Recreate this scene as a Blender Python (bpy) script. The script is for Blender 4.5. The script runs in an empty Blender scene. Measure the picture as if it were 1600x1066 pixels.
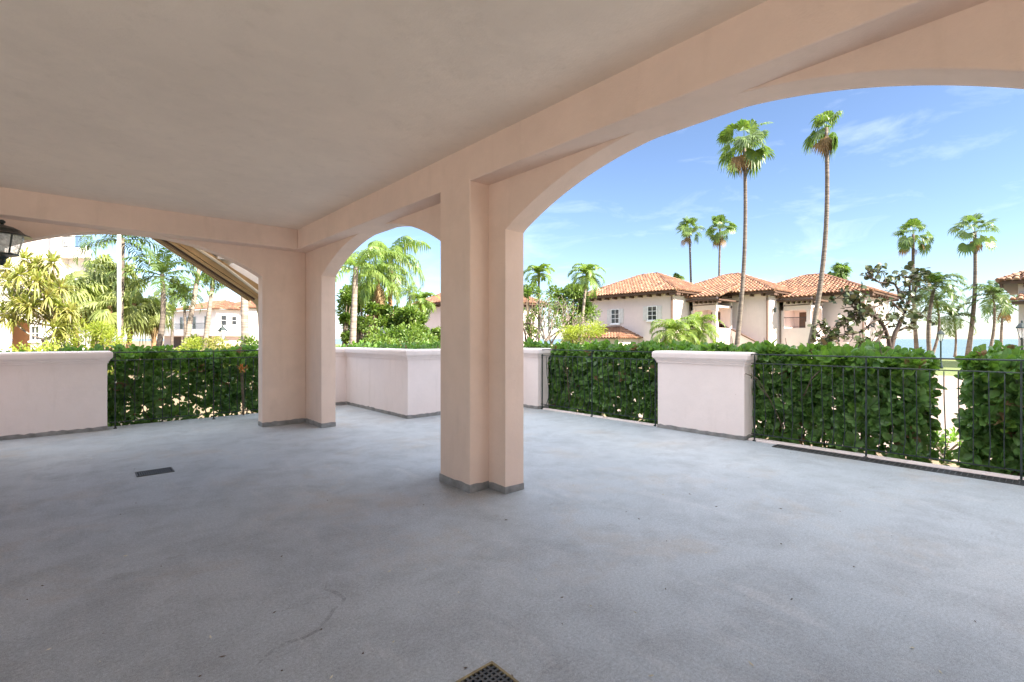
import bpy, bmesh, math, random
from mathutils import Vector, Matrix, Quaternion
R = math.radians
rnd = random.Random(11)
S = bpy.context.scene
COL = S.collection

# ------------------------------------------------------------------ camera frame
TH, F, V0, CZ = 0.7302, 765.0, 529.5, 1.25
c_, s_ = math.cos(TH), math.sin(TH)
GZ = -0.4                                     # garden level below the terrace floor

def W(u, Y):
    """ground position of the picture column u at the depth Y metres"""
    X = (u - 800) / F * Y
    return X * c_ + Y * s_, -X * s_ + Y * c_

def Zv(v, Y):
    return CZ + (V0 - v) * Y / F

# ------------------------------------------------------------------ mesh helpers
class MB:
    def __init__(s):
        s.v = []; s.f = []; s.m = []; s.mi = 0
    def add(s, vs, fs):
        o = len(s.v)
        s.v.extend([tuple(p) for p in vs])
        for f in fs:
            s.f.append(tuple(i + o for i in f)); s.m.append(s.mi)
    def box(s, x0, x1, y0, y1, z0, z1):
        vs = [(x, y, z) for z in (z0, z1) for y in (y0, y1) for x in (x0, x1)]
        s.add(vs, [(0, 2, 3, 1), (4, 5, 7, 6), (0, 1, 5, 4), (2, 6, 7, 3), (0, 4, 6, 2), (1, 3, 7, 5)])
    def rings(s, rings, caps=True):
        n = len(rings[0]); vs = [p for r in rings for p in r]; fs = []
        for k in range(len(rings) - 1):
            for i in range(n):
                j = (i + 1) % n
                fs.append((k * n + i, k * n + j, (k + 1) * n + j, (k + 1) * n + i))
        if caps:
            fs.append(tuple(range(n - 1, -1, -1))); fs.append(tuple((len(rings) - 1) * n + i for i in range(n)))
        s.add(vs, fs)
    def tube(s, pts, rad, n=8, caps=True):
        pts = [Vector(p) for p in pts]
        if not hasattr(rad, '__len__'): rad = [rad] * len(pts)
        rings = []; up = None
        for i, p in enumerate(pts):
            d = (pts[min(i + 1, len(pts) - 1)] - pts[max(i - 1, 0)])
            if d.length < 1e-9: d = Vector((0, 0, 1))
            d.normalize()
            if up is None:
                a = Vector((1, 0, 0)) if abs(d.x) < .8 else Vector((0, 1, 0))
                up = (a - d * a.dot(d)).normalized()
            else:
                up = up - d * up.dot(d)
                if up.length < 1e-6: up = d.orthogonal()
                up.normalize()
            w = d.cross(up)
            rings.append([p + (up * math.cos(2 * math.pi * k / n) + w * math.sin(2 * math.pi * k / n)) * rad[i] for k in range(n)])
        s.rings(rings, caps)
    def lathe(s, prof, n=16, c=(0, 0, 0)):
        s.rings([[(c[0] + r * math.cos(2 * math.pi * k / n), c[1] + r * math.sin(2 * math.pi * k / n), c[2] + z) for k in range(n)] for r, z in prof])
    def build(s, name, mat, parent=None, smooth=False, bevel=0, loc=None):
        me = bpy.data.meshes.new(name); me.from_pydata(s.v, [], s.f)
        for m in (mat if isinstance(mat, (list, tuple)) else [mat]): me.materials.append(m)
        if any(s.m): me.polygons.foreach_set('material_index', s.m)
        if smooth: me.polygons.foreach_set('use_smooth', [True] * len(me.polygons))
        me.update()
        o = bpy.data.objects.new(name, me); COL.objects.link(o)
        if parent: o.parent = parent
        if loc: o.location = loc
        if bevel:
            b = o.modifiers.new('bevel', 'BEVEL'); b.width = bevel; b.segments = 2; b.limit_method = 'ANGLE'; b.angle_limit = R(50)
        return o

def tag(o, label=None, cat=None, group=None, kind=None):
    if label: o['label'] = label
    if cat: o['category'] = cat
    if group: o['group'] = group
    if kind: o['kind'] = kind
    return o

def thing(name, label, cat, loc=(0, 0, 0), rz=0, group=None):
    o = bpy.data.objects.new(name, None); COL.objects.link(o)
    o.location = loc; o.rotation_euler = (0, 0, rz); o.empty_display_size = .2
    return tag(o, label, cat, group)

def struct(name, mb, mat, **k):
    return tag(mb.build(name, mat, **k), kind='structure')

def copy_tree(o, parent=None):
    c = o.copy(); COL.objects.link(c)
    if parent: c.parent = parent
    for ch in [q for q in COL.objects if q.parent == o]: copy_tree(ch, c)
    return c

def offset_poly(poly, d):
    """mitred outward offset of a counter-clockwise polygon"""
    n = len(poly); out = []
    for i in range(n):
        p0, p1, p2 = [Vector(poly[(i + k) % n]) for k in (-1, 0, 1)]
        a = (p1 - p0).normalized(); b = (p2 - p1).normalized()
        na = Vector((a.y, -a.x)); nb = Vector((b.y, -b.x))
        m = (na + nb) / (1 + na.dot(nb))
        out.append(tuple(p1 + m * d))
    return out

def resample(poly, step):
    out = []
    for i, p in enumerate(poly):
        q = poly[(i + 1) % len(poly)]; L = math.hypot(q[0] - p[0], q[1] - p[1]); k = max(1, int(L / step))
        out += [(p[0] + (q[0] - p[0]) * j / k, p[1] + (q[1] - p[1]) * j / k) for j in range(k)]
    return out

def brushed_skirt(mb, poly, h, d=.004):
    pp = resample(poly, .05); a = offset_poly(pp, d); b = offset_poly(pp, .0004); hh = [h + rnd.gauss(0, .004) for _ in pp]
    mb.rings([[(x, y, .001) for x, y in a], [(x, y, z) for (x, y), z in zip(a, hh)], [(x, y, z + .004) for (x, y), z in zip(b, hh)]], False)

def prism(mb, poly, levels):
    mb.rings([[(x, y, z) for x, y in offset_poly(poly, d)] for d, z in levels])

# ------------------------------------------------------------------ materials
def nodes(name):
    m = bpy.data.materials.new(name); m.use_nodes = True
    return m, m.node_tree, m.node_tree.nodes['Principled BSDF']

def ramp(nt, src, stops, sock='Fac'):
    r = nt.nodes.new('ShaderNodeValToRGB'); e = r.color_ramp.elements
    while len(e) < len(stops): e.new(.5)
    for i, (p, c) in enumerate(stops):
        e[i].position = p; e[i].color = (c, c, c, 1) if not hasattr(c, '__len__') else (*c, 1)
    nt.links.new(src, r.inputs['Fac'])
    return r.outputs['Color']

def noise(nt, scale, detail=6, rough=.55, vec=None, dist=0):
    n = nt.nodes.new('ShaderNodeTexNoise'); n.inputs['Scale'].default_value = scale
    n.inputs['Detail'].default_value = detail; n.inputs['Roughness'].default_value = rough; n.inputs['Distortion'].default_value = dist
    if vec: nt.links.new(vec, n.inputs['Vector'])
    return n.outputs['Fac']

def coords(nt, scale=(1, 1, 1)):
    g = nt.nodes.new('ShaderNodeNewGeometry'); mp = nt.nodes.new('ShaderNodeMapping')
    mp.inputs['Scale'].default_value = scale
    nt.links.new(g.outputs['Position'], mp.inputs['Vector'])
    return mp.outputs['Vector']

def mix(nt, fac, a, b, mode='MIX'):
    m = nt.nodes.new('ShaderNodeMix'); m.data_type = 'RGBA'; m.blend_type = mode
    for sock, val in ((m.inputs[0], fac), (m.inputs[6], a), (m.inputs[7], b)):
        if hasattr(val, 'is_linked') or isinstance(val, bpy.types.NodeSocket): nt.links.new(val, sock)
        elif hasattr(val, '__len__'): sock.default_value = (*val, 1)
        else: sock.default_value = val
    return m.outputs[2]

def bump(nt, b, h, strength, dist=.01):
    n = nt.nodes.new('ShaderNodeBump'); n.inputs['Strength'].default_value = strength; n.inputs['Distance'].default_value = dist
    nt.links.new(h, n.inputs['Height'])
    nt.links.new(n.outputs['Normal'], b.inputs['Normal'])

def plain(name, col, rough=.6, metal=0, var=.12, scale=6, bstr=.1):
    m, nt, b = nodes(name)
    n = noise(nt, scale, vec=coords(nt))
    lo = tuple(x * (1 - var) for x in col); hi = tuple(min(1, x * (1 + var)) for x in col)
    nt.links.new(ramp(nt, n, [(.3, lo), (.7, hi)]), b.inputs['Base Color'])
    b.inputs['Roughness'].default_value = rough; b.inputs['Metallic'].default_value = metal
    if bstr: bump(nt, b, noise(nt, scale * 12, vec=coords(nt)), bstr, .004)
    return m

def stucco(name, col, dirt=.10, grain=90, bstr=.25):
    m, nt, b = nodes(name)
    v = coords(nt)
    n1 = noise(nt, 1.3, 8, .6, v, .4); n2 = noise(nt, 5.5, 6, .6, v)
    streak = noise(nt, 3.0, 5, .6, coords(nt, (2.2, 2.2, .35)))
    c = mix(nt, ramp(nt, n1, [(.35, 0), (.7, 1)]), col, tuple(x * (1 - dirt) for x in col))
    c = mix(nt, ramp(nt, n2, [(.45, 0), (.8, .35)]), c, tuple(min(1, x * 1.06) for x in col))
    patch = noise(nt, 2.4, 9, .7, v, .2)
    c = mix(nt, ramp(nt, patch, [(.53, 0), (.56, .10), (.70, .22)]), c, tuple(min(1, x * 1.12) for x in col))
    c = mix(nt, ramp(nt, streak, [(.56, 0), (.78, .30)]), c, (col[0] * .72, col[1] * .70, col[2] * .66))
    # a few small rust spots and chips
    spot = noise(nt, 17, 2, .4, v)
    c = mix(nt, ramp(nt, spot, [(.80, 0), (.825, .5)]), c, (col[0] * .5, col[1] * .42, col[2] * .36))
    nt.links.new(c, b.inputs['Base Color'])
    b.inputs['Roughness'].default_value = .85
    ma = nt.nodes.new('ShaderNodeMath'); ma.operation = 'ADD'
    nt.links.new(noise(nt, grain, 3, .6, v), ma.inputs[0])
    m2 = nt.nodes.new('ShaderNodeMath'); m2.operation = 'MULTIPLY'; m2.inputs[1].default_value = 4.0
    nt.links.new(noise(nt, 9, 4, .55, v), m2.inputs[0]); nt.links.new(m2.outputs[0], ma.inputs[1])
    bump(nt, b, ma.outputs[0], bstr, .006)
    return m

def leafmat(name, cols, rough=.45, trans=.35, tcol=None, spec=.5):
    """leaf: every leaf takes its own tint; light passes through the blade"""
    m, nt, b = nodes(name)
    g = nt.nodes.new('ShaderNodeNewGeometry')
    stops = [(i / max(1, len(cols) - 1), c) for i, c in enumerate(cols)]
    col = ramp(nt, g.outputs['Random Per Island'], stops)
    col = mix(nt, .5, col, ramp(nt, noise(nt, 2.2, 3, .5, coords(nt)), [(.3, cols[0]), (.7, cols[-1])]))
    nt.links.new(col, b.inputs['Base Color'])
    b.inputs['Roughness'].default_value = rough
    b.inputs['Specular IOR Level'].default_value = spec
    t = nt.nodes.new('ShaderNodeBsdfTranslucent')
    tc = mix(nt, 1.0, col, tcol or (1.6, 1.7, .8), 'MULTIPLY')
    nt.links.new(tc, t.inputs['Color'])
    ms = nt.nodes.new('ShaderNodeMixShader'); ms.inputs[0].default_value = trans
    out = nt.nodes['Material Output']
    nt.links.new(b.outputs[0], ms.inputs[1]); nt.links.new(t.outputs[0], ms.inputs[2]); nt.links.new(ms.outputs[0], out.inputs['Surface'])
    return m

def islandmat(name, cols, rough=.7, bstr=.2):
    m, nt, b = nodes(name)
    g = nt.nodes.new('ShaderNodeNewGeometry')
    col = ramp(nt, g.outputs['Random Per Island'], [(i / (len(cols) - 1), c) for i, c in enumerate(cols)])
    col = mix(nt, ramp(nt, noise(nt, 1.1, 6, .6, coords(nt)), [(.5, 0), (.75, .5)]), col, (.13, .075, .05))
    nt.links.new(col, b.inputs['Base Color']); b.inputs['Roughness'].default_value = rough
    bump(nt, b, noise(nt, 30, 4, .6, coords(nt)), bstr, .01)
    return m

def barkmat(name, a, bb, ring=14, rings=.6):
    m, nt, b = nodes(name)
    n = noise(nt, 8, 6, .65, coords(nt, (1, 1, .4)))
    rg = noise(nt, ring, 2, .4, coords(nt, (.05, .05, 1)))
    c = ramp(nt, n, [(.3, a), (.72, bb)])
    c = mix(nt, ramp(nt, rg, [(.42, rings), (.55, 0)]), c, tuple(x * .55 for x in a))
    nt.links.new(c, b.inputs['Base Color']); b.inputs['Roughness'].default_value = .9
    bump(nt, b, rg, .6, .03)
    return m

def floormat():
    m, nt, b = nodes('sanded_deck_coating')
    v = coords(nt)
    big = noise(nt, .45, 4, .55, v, .2); mid = noise(nt, 2.6, 9, .72, v, .3); fine = noise(nt, 330, 2, .75, v); grit = noise(nt, 75, 4, .8, v)
    c = ramp(nt, big, [(.3, (.37, .412, .442)), (.5, (.40, .44, .465)), (.7, (.437, .467, .48))])
    c = mix(nt, ramp(nt, mid, [(.44, 0), (.68, .65)]), c, (.27, .285, .30))
    scuff = noise(nt, 3.2, 9, .75, coords(nt, (1.6, .5, 1)), .5)
    c = mix(nt, ramp(nt, scuff, [(.54, 0), (.66, .5)]), c, (.48, .50, .505))
    tan = noise(nt, .9, 9, .72, coords(nt, (1, 1, 1)), .3)
    c = mix(nt, ramp(nt, tan, [(.53, 0), (.66, .6)]), c, (.40, .36, .31))
    drip = noise(nt, 1.7, 10, .8, coords(nt, (.7, 1.4, 1)), .2)
    c = mix(nt, ramp(nt, drip, [(.60, 0), (.63, .38), (.69, .15)]), c, (.22, .215, .21))
    c = mix(nt, .55, c, ramp(nt, grit, [(.3, .25), (.7, .75)]), 'OVERLAY')
    c = mix(nt, .6, c, ramp(nt, fine, [(.25, .05), (.5, .5), (.75, .98)]), 'OVERLAY')
    spk = noise(nt, 140, 1, .5, v)
    c = mix(nt, ramp(nt, spk, [(.74, 0), (.77, .55)]), c, (.7, .7, .68))
    pit = noise(nt, 95, 1, .5, coords(nt, (1.1, 1.1, 1)))
    c = mix(nt, ramp(nt, pit, [(.23, .6), (.26, 0)]), c, (.12, .12, .12))
    nt.links.new(c, b.inputs['Base Color'])
    nt.links.new(ramp(nt, mid, [(.3, .44), (.7, .62)]), b.inputs['Roughness'])
    ad = nt.nodes.new('ShaderNodeMath'); ad.operation = 'ADD'; nt.links.new(fine, ad.inputs[0]); nt.links.new(grit, ad.inputs[1])
    bump(nt, b, ad.outputs[0], .5, .004)
    return m

PAINT = (.785, .605, .495)
M = {}
M['stucco'] = stucco('pink_beige_stucco', PAINT)
M['ceiling'] = stucco('smooth_ceiling_plaster', (.84, .705, .58), dirt=.09, grain=60, bstr=.2)
M['outer'] = stucco('garden_wall_stucco', (.87, .765, .725), dirt=.04, grain=120, bstr=.15)
M['skirt'] = plain('grey_base_coating', (.25, .245, .235), .8, var=.35, scale=9)
M['floor'] = floormat()
M['iron'] = plain('black_green_painted_iron', (.02, .032, .03), .3, 0, .4, 12)
M['grate'] = plain('dark_metal_grate', (.085, .09, .09), .5, .3, .4, 20)
M['pit'] = plain('black_drain_shade', (.006, .006, .006), .9, bstr=0)
M['brass'] = plain('dull_brass_rim', (.28, .23, .12), .5, .4, .3, 20)
M['villa'] = stucco('villa_stucco', (.71, .595, .56), dirt=.05, grain=30, bstr=.1)
M['white'] = stucco('white_villa_stucco', (.80, .755, .71), dirt=.05, grain=30, bstr=.1)
M['trimwhite'] = plain('white_paint', (.8, .8, .78), .5)
M['orange'] = stucco('ochre_stucco', (.62, .33, .15), grain=30)
M['tile'] = islandmat('terracotta_barrel_tile', [(.11, .05, .03), (.21, .095, .05), (.26, .13, .07), (.16, .07, .04), (.32, .20, .12)])
M['timber'] = plain('dark_brown_eave_timber', (.085, .045, .028), .7, 0, .3, 5)
M['pipe'] = plain('brown_downpipe', (.16, .09, .06), .5, 0, .2)
M['shutter'] = plain('pale_grey_shutter', (.62, .60, .57), .6)
M['stairedge'] = plain('tan_stair_soffit', (.42, .30, .15), .7, 0, .2, 4)
M['cream'] = plain('cream_paint', (.70, .66, .52), .6)
g, nt, b = nodes('dark_window_glass'); b.inputs['Base Color'].default_value = (.03, .035, .04, 1); b.inputs['Roughness'].default_value = .06
bump(nt, b, noise(nt, 1.5, 2, .5, coords(nt)), .05); M['glass'] = g
g, nt, b = nodes('seeded_lantern_glass'); b.inputs['Base Color'].default_value = (.8, .83, .8, 1); b.inputs['Roughness'].default_value = .15
bump(nt, b, noise(nt, 40, 3, .5, coords(nt)), .5)
nt.links.new(ramp(nt, noise(nt, 30, 3, .6, coords(nt)), [(.3, .25), (.7, .75)]), b.inputs['Alpha']); M['lampglass'] = g
M['clusia'] = leafmat('clusia_leaf', [(.09, .18, .055), (.155, .285, .085), (.22, .36, .115), (.11, .225, .068)], .27, .34, spec=.6)
M['clusia_lit'] = leafmat('clusia_sunlit_leaf', [(.11, .22, .04), (.17, .28, .05), (.13, .25, .04)], .35, .35)
M['stem'] = barkmat('grey_brown_stem', (.10, .075, .05), (.22, .17, .12), 20, .2)
M['bark'] = barkmat('palm_bark', (.10, .08, .065), (.20, .165, .135))
M['bark_pale'] = barkmat('pale_palm_bark', (.22, .175, .145), (.36, .31, .26))
M['bark_tan'] = barkmat('tan_fibre_bark', (.22, .125, .06), (.38, .23, .12), 18, .4)
M['bark_dark'] = barkmat('red_brown_bark', (.035, .024, .018), (.075, .052, .04), 10, .2)
M['fan'] = leafmat('fan_palm_leaf', [(.055, .115, .025), (.10, .17, .035), (.15, .21, .05)], .4, .3)
M['fan_pale'] = leafmat('pale_fan_palm_leaf', [(.15, .20, .055), (.25, .30, .09), (.33, .36, .13)], .45, .35)
M['dead'] = leafmat('dead_frond', [(.16, .10, .05), (.27, .18, .09), (.36, .27, .15)], .8, .25, (1.2, 1, .7), .2)
M['coco'] = leafmat('coconut_palm_leaf', [(.03, .075, .02), (.06, .12, .025), (.13, .17, .035)], .35, .22)
M['feather'] = leafmat('queen_palm_leaf', [(.08, .16, .03), (.14, .22, .04), (.20, .26, .06)], .4, .35)
M['date'] = leafmat('date_palm_leaf', [(.09, .17, .03), (.16, .24, .05), (.24, .29, .06)], .4, .35)
M['bush'] = leafmat('green_bush_leaf', [(.05, .12, .02), (.11, .19, .03), (.18, .24, .04)], .45, .3)
M['lime'] = leafmat('yellow_green_leaf', [(.17, .24, .03), (.26, .32, .05), (.34, .36, .06)], .45, .4)
M['grape'] = leafmat('sea_grape_leaf', [(.03, .045, .018), (.055, .07, .025), (.085, .05, .03), (.045, .08, .025)], .4, .12, spec=.4)
M['strap'] = leafmat('strap_leaf', [(.14, .20, .03), (.25, .31, .05), (.33, .34, .08), (.42, .34, .17)], .45, .35)
M['tuft'] = leafmat('grass_blade', [(.07, .15, .02), (.12, .20, .03)], .6, .3)

# lawn, path, sea, soil
g, nt, b = nodes('lawn_turf'); n = noise(nt, .35, 8, .65, coords(nt))
nt.links.new(mix(nt, .5, ramp(nt, n, [(.3, (.10, .14, .04)), (.7, (.17, .20, .06))]), ramp(nt, noise(nt, 18, 4, .7, coords(nt)), [(.3, (.08, .12, .035)), (.7, (.17, .20, .07))])), b.inputs['Base Color'])
b.inputs['Roughness'].default_value = .95; bump(nt, b, noise(nt, 60, 4, .7, coords(nt)), .8, .03); M['lawn'] = g
g, nt, b = nodes('pink_paver_path'); bk = nt.nodes.new('ShaderNodeTexBrick'); bk.inputs['Scale'].default_value = 2.2
for k, cc in (('Color1', (.30, .225, .185)), ('Color2', (.26, .20, .165)), ('Mortar', (.24, .2, .17))): bk.inputs[k].default_value = (*cc, 1)
bk.inputs['Mortar Size'].default_value = .012; nt.links.new(coords(nt), bk.inputs['Vector'])
nt.links.new(mix(nt, ramp(nt, noise(nt, .9, 6, .6, coords(nt)), [(.45, 0), (.8, .5)]), bk.outputs['Color'], (.28, .23, .19)), b.inputs['Base Color'])
b.inputs['Roughness'].default_value = .85; bump(nt, b, bk.outputs['Fac'], -.3, .004); M['path'] = g
M['soil'] = plain('sandy_garden_soil', (.19, .14, .085), .95, 0, .35, 1.5, .6)
M['sand'] = plain('beach_sand', (.60, .52, .40), .95, 0, .12, .8, .4)
g, nt, b = nodes('sea_water'); b.inputs['Base Color'].default_value = (.06, .19, .22, 1); b.inputs['Roughness'].default_value = .22
nt.links.new(ramp(nt, noise(nt, .012, 4, .6, coords(nt, (1, 3, 1))), [(.35, (.06, .10, .115)), (.65, (.085, .13, .14))]), b.inputs['Base Color']); b.inputs['Specular IOR Level'].default_value = .22
bump(nt, b, noise(nt, .5, 5, .6, coords(nt, (1, .5, 1))), .6, .4); M['sea'] = g

# ------------------------------------------------------------------ ground, lawn, path, sea
mb = MB()
gp = [W(-4200, 60)]
pg = [(-500, -160), (52, -160), (50, -40), (58, 60), (60, 150), (75, 420), (-500, 700)]
mb.add([(x, y, GZ) for x, y in pg], [tuple(range(len(pg)))])
struct('ground', mb, M['soil'])
mb = MB(); pl = [(29, -110), (51, -110), (49.5, -30), (50, 0), (56.5, 40), (57, 60), (59, 145), (34, 145), (30, 60), (27, 34), (29, 10)]
mb.add([(x, y, GZ + .006) for x, y in pl], [tuple(range(len(pl)))]); struct('lawn', mb, M['lawn'])
mb = MB(); pl = [(8.7, -60), (13, -60), (13, -3.2), (28.9, -3.2), (28.9, 6.5), (13.5, 9), (13.5, 30), (8.7, 30)]
mb.add([(x, y, GZ + .012) for x, y in pl], [tuple(range(len(pl)))]); struct('path', mb, M['path'])
mb = MB(); mb.add([(52, -120, GZ), (75, -120, -1.6), (75, -40, -1.6), (50, -40, GZ), (80, 60, -1.6), (58, 60, GZ), (82, 150, -1.6), (60, 150, GZ)], [(0, 1, 2, 3), (3, 2, 4, 5), (5, 4, 6, 7)])
struct('beach', mb, M['sand'])
mb = MB(); n = 48; mb.add([(0, 0, -1.3)] + [(9000 * math.cos(2 * math.pi * k / n), 9000 * math.sin(2 * math.pi * k / n), -1.3) for k in range(n)], [(0, 1 + k, 1 + (k + 1) % n) for k in range(n)])
struct('sea', mb, M['sea'])

# ------------------------------------------------------------------ terrace floor
XA, XB, XC = 2.392, 2.585, 2.784           # beam face, arcade wall faces
ZS, ZC = 2.532, 2.815                      # beam soffit, ceiling
YB, YO, YBM = 7.51, 7.71, 7.28             # back wall faces, back beam face
XP, YL = 6.13, 8.68
mb = MB(); poly = [(-14, -9), (6.19, -9), (6.19, 7.0), (4.1, 7.0), (4.1, 9.0), (-14, 9.0)]
mb.rings([[(x, y, GZ - .3) for x, y in poly], [(x, y, 0) for x, y in poly]])
struct('terrace_floor', mb, M['floor'])
mb = MB(); mb.box(6.192, 6.30, -9, 2.555, GZ - .3, .022); mb.box(6.192, 6.30, 3.785, 6.145, GZ - .3, .014)
struct('kerb', mb, M['outer'], bevel=.008)
# old rusty trail of a leak across the coating
def stain():
    px = [(402, 1040), (424, 1018), (452, 1004), (478, 996), (497, 985), (513, 966), (522, 952), (533, 944), (538, 936), (524, 926), (508, 922), (511, 910)]
    m, nt, b = nodes('brown_leak_stain'); b.inputs['Base Color'].default_value = (.15, .11, .085, 1); b.inputs['Roughness'].default_value = .8
    nt.links.new(ramp(nt, noise(nt, 22, 5, .7, coords(nt)), [(.38, 0), (.72, .38)]), b.inputs['Alpha'])
    pts = []
    for u, v in px:
        Y = CZ * F / (v - V0); x, y = W(u, Y); pts.append(Vector((x, y, .002)))
    mb = MB(); L = []; Rr = []
    for i, p in enumerate(pts):
        d = (pts[min(i + 1, len(pts) - 1)] - pts[max(i - 1, 0)]).normalized(); w = rnd.uniform(.006, .013)
        if i in (0, len(pts) - 1): w = .003
        q = Vector((-d.y, d.x, 0)) * w; L.append(p + q); Rr.append(p - q)
    mb.add(L + Rr, [(i, i + len(L), i + 1 + len(L), i + 1) for i in range(len(L) - 1)])
    struct('floor_stain', mb, m)
stain()
mb = MB()
for k in range(70):
    u, v = rnd.uniform(20, 1580), rnd.uniform(700, 1060); Y = CZ * F / (v - V0); x, y = W(u, Y)
    if x > 5.9 or y > 7.2 or (2.2 < x < 3 and 2.7 < y < 4): continue
    a = rnd.uniform(0, 6.3); L = rnd.uniform(.004, .016); w = rnd.uniform(.002, .005)
    d = Vector((math.cos(a), math.sin(a), 0)); q = Vector((-d.y, d.x, 0)) * w; p = Vector((x, y, .003)); mb.mi = rnd.choice([0, 0, 1])
    mb.add([p - d * L, p + q, p + d * L + Vector((0, 0, .004)), p - q, p + Vector((0, 0, .005))], [(0, 3, 4), (3, 2, 4), (2, 1, 4), (1, 0, 4)])
tag(mb.build('litter', [M['stem'], M['cream']]), 'tiny twigs and flakes scattered over the grey floor', 'litter', kind='stuff')

# drains
def grate(name, label, x0, x1, y0, y1, nx, ny, rim, bar=.006):
    t = thing(name, label, 'drain', ((x0 + x1) / 2, (y0 + y1) / 2, 0))
    hx, hy = (x1 - x0) / 2, (y1 - y0) / 2
    m = MB(); m.box(-hx, hx, -hy, hy, .001, .003); m.build('pit', M['pit'], t)  # black sheet on the floor, shade below the grid given as colour
    m = MB(); e = .012
    m.box(-hx - e, hx + e, -hy - e, -hy, .0012, .010); m.box(-hx - e, hx + e, hy, hy + e, .0012, .010)
    m.box(-hx - e, -hx, -hy, hy, .0012, .010); m.box(hx, hx + e, -hy, hy, .0012, .010); m.build('rim', rim, t, bevel=.002)
    m = MB()
    for i in range(1, nx): x = -hx + 2 * hx * i / nx; m.box(x - bar / 2, x + bar / 2, -hy, hy, .004, .0085)
    for i in range(1, ny): y = -hy + 2 * hy * i / ny; m.box(-hx, hx, y - bar / 2, y + bar / 2, .0045, .009)
    m.build('grid', M['grate'], t)
grate('floor_drain', 'square floor drain with a mesh grid in the near floor', 1.19 - .26, 1.19, 1.446 - .26, 1.446, 13, 13, M['brass'], .009)
def vent_at(u, v):
    Y = CZ * F / (v - V0); return W(u, Y)
vx, vy = vent_at(242, 738.3)
grate('floor_vent', 'small slotted floor vent between the column and the left parapet', vx - .13, vx + .13, vy - .085, vy + .085, 16, 1, M['grate'], .007)
grate('channel_drain', 'long dark channel drain along the foot of the right railing', 6.015, 6.165, -1.5, 2.2, 5, 90, M['grate'], .007)

# ------------------------------------------------------------------ our own building
def arched_wall(mb, axis, t0, t1, arches, n0, n1, ztop, spring, crown, zclip):
    """wall along t, thickness n0..n1, with segmental arches [(a0, a1)]"""
    def P(t, n, z): return (n, t, z) if axis == 'y' else (t, n, z)
    segs = []; cur = t0
    for a0, a1 in sorted(arches):
        if a0 > cur: segs.append((cur, a0, 0, 0))
        h = (a1 - a0) / 2; rise = crown - spring; Rr = (h * h + rise * rise) / (2 * rise); tc = (a0 + a1) / 2; N = 56
        zz = lambda t: min(crown - Rr + math.sqrt(max(0, Rr * Rr - (t - tc) ** 2)), zclip)
        for k in range(N):
            ta = a0 + (a1 - a0) * k / N; tb = a0 + (a1 - a0) * (k + 1) / N
            segs.append((ta, tb, zz(ta), zz(tb)))
        cur = a1
    if cur < t1: segs.append((cur, t1, 0, 0))
    bm = bmesh.new(); cache = {}
    def V(t, n, z):
        k = (round(t, 5), round(n, 5), round(z, 5))
        if k not in cache: cache[k] = bm.verts.new(P(t, n, z))
        return cache[k]
    def face(*ps):
        vs = [V(*p) for p in ps]
        if len(set(vs)) > 2:
            try: bm.faces.new(vs)
            except ValueError: pass
    prev = None
    for (ta, tb, za, zb) in segs:
        face((ta, n0, za), (tb, n0, zb), (tb, n0, ztop), (ta, n0, ztop)); face((tb, n1, zb), (ta, n1, za), (ta, n1, ztop), (tb, n1, ztop))
        face((ta, n0, za), (ta, n1, za), (tb, n1, zb), (tb, n0, zb)); face((ta, n0, ztop), (tb, n0, ztop), (tb, n1, ztop), (ta, n1, ztop))
        if prev is not None and abs(prev - za) > 1e-4:
            lo, hi = min(prev, za), max(prev, za); face((ta, n0, lo), (ta, n1, lo), (ta, n1, hi), (ta, n0, hi))
        prev = zb
    face((t0, n0, 0), (t0, n0, ztop), (t0, n1, ztop), (t0, n1, 0)); face((t1, n0, 0), (t1, n1, 0), (t1, n1, ztop), (t1, n0, ztop))
    bmesh.ops.recalc_face_normals(bm, faces=bm.faces)
    me = bpy.data.meshes.new('tmp'); bm.to_mesh(me); bm.free()
    mb.add([v.co[:] for v in me.vertices], [tuple(p.vertices) for p in me.polygons]); bpy.data.meshes.remove(me)

house = thing('arcade_building', 'pink beige stucco arcade with low arches, beams and a square pillar roofing the terrace', 'building', (XA, 3.4, 0))
off = Vector((-XA, -3.4, 0))
def hpart(mb, name, mat, bevel=0, smooth=False):
    mb.v = [tuple(Vector(p) + off) for p in mb.v]
    return mb.build(name, mat, house, smooth, bevel)
A1, A2, A3 = (3.83, 6.887), (-.09, 2.967), (-.75, 1.987)
mb = MB(); arched_wall(mb, 'y', -3.19, YO, [A1, A2], XB, XC, 3.3, 2.13, 2.547, ZS + .002); hpart(mb, 'arched_wall', M['stucco'], .008)
mb = MB(); arched_wall(mb, 'x', -5.0, XB - .001, [A3], YB, YO, 3.3, 2.13, 2.536, ZS + .002); hpart(mb, 'arched_wall', M['stucco'], .008)
mb = MB(); mb.box(XA, XB + .03, -3.19, YBM + .05, ZS, 3.0); hpart(mb, 'beam', M['stucco'], .008)
mb = MB(); mb.box(-5.0, XA, YBM, YB + .03, ZS, 3.0); hpart(mb, 'beam', M['stucco'], .008)
mb = MB(); mb.box(XA, XB + .02, YBM + .05, YB + .03, ZS, 3.0); hpart(mb, 'beam_corner', M['stucco'])
mb = MB(); mb.box(XA - .002, XB + .02, 3.18, 3.615, 0, 2.9); hpart(mb, 'pillar', M['stucco'], .012)
mb = MB(); mb.box(XA - .002, XB + .02, -.6, -.2, 0, 2.9); hpart(mb, 'pillar', M['stucco'], .012)
mb = MB(); mb.box(-5.0, XA + .02, -3.2, YBM + .02, ZC, 2.99); hpart(mb, 'ceiling', M['ceiling'])
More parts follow.
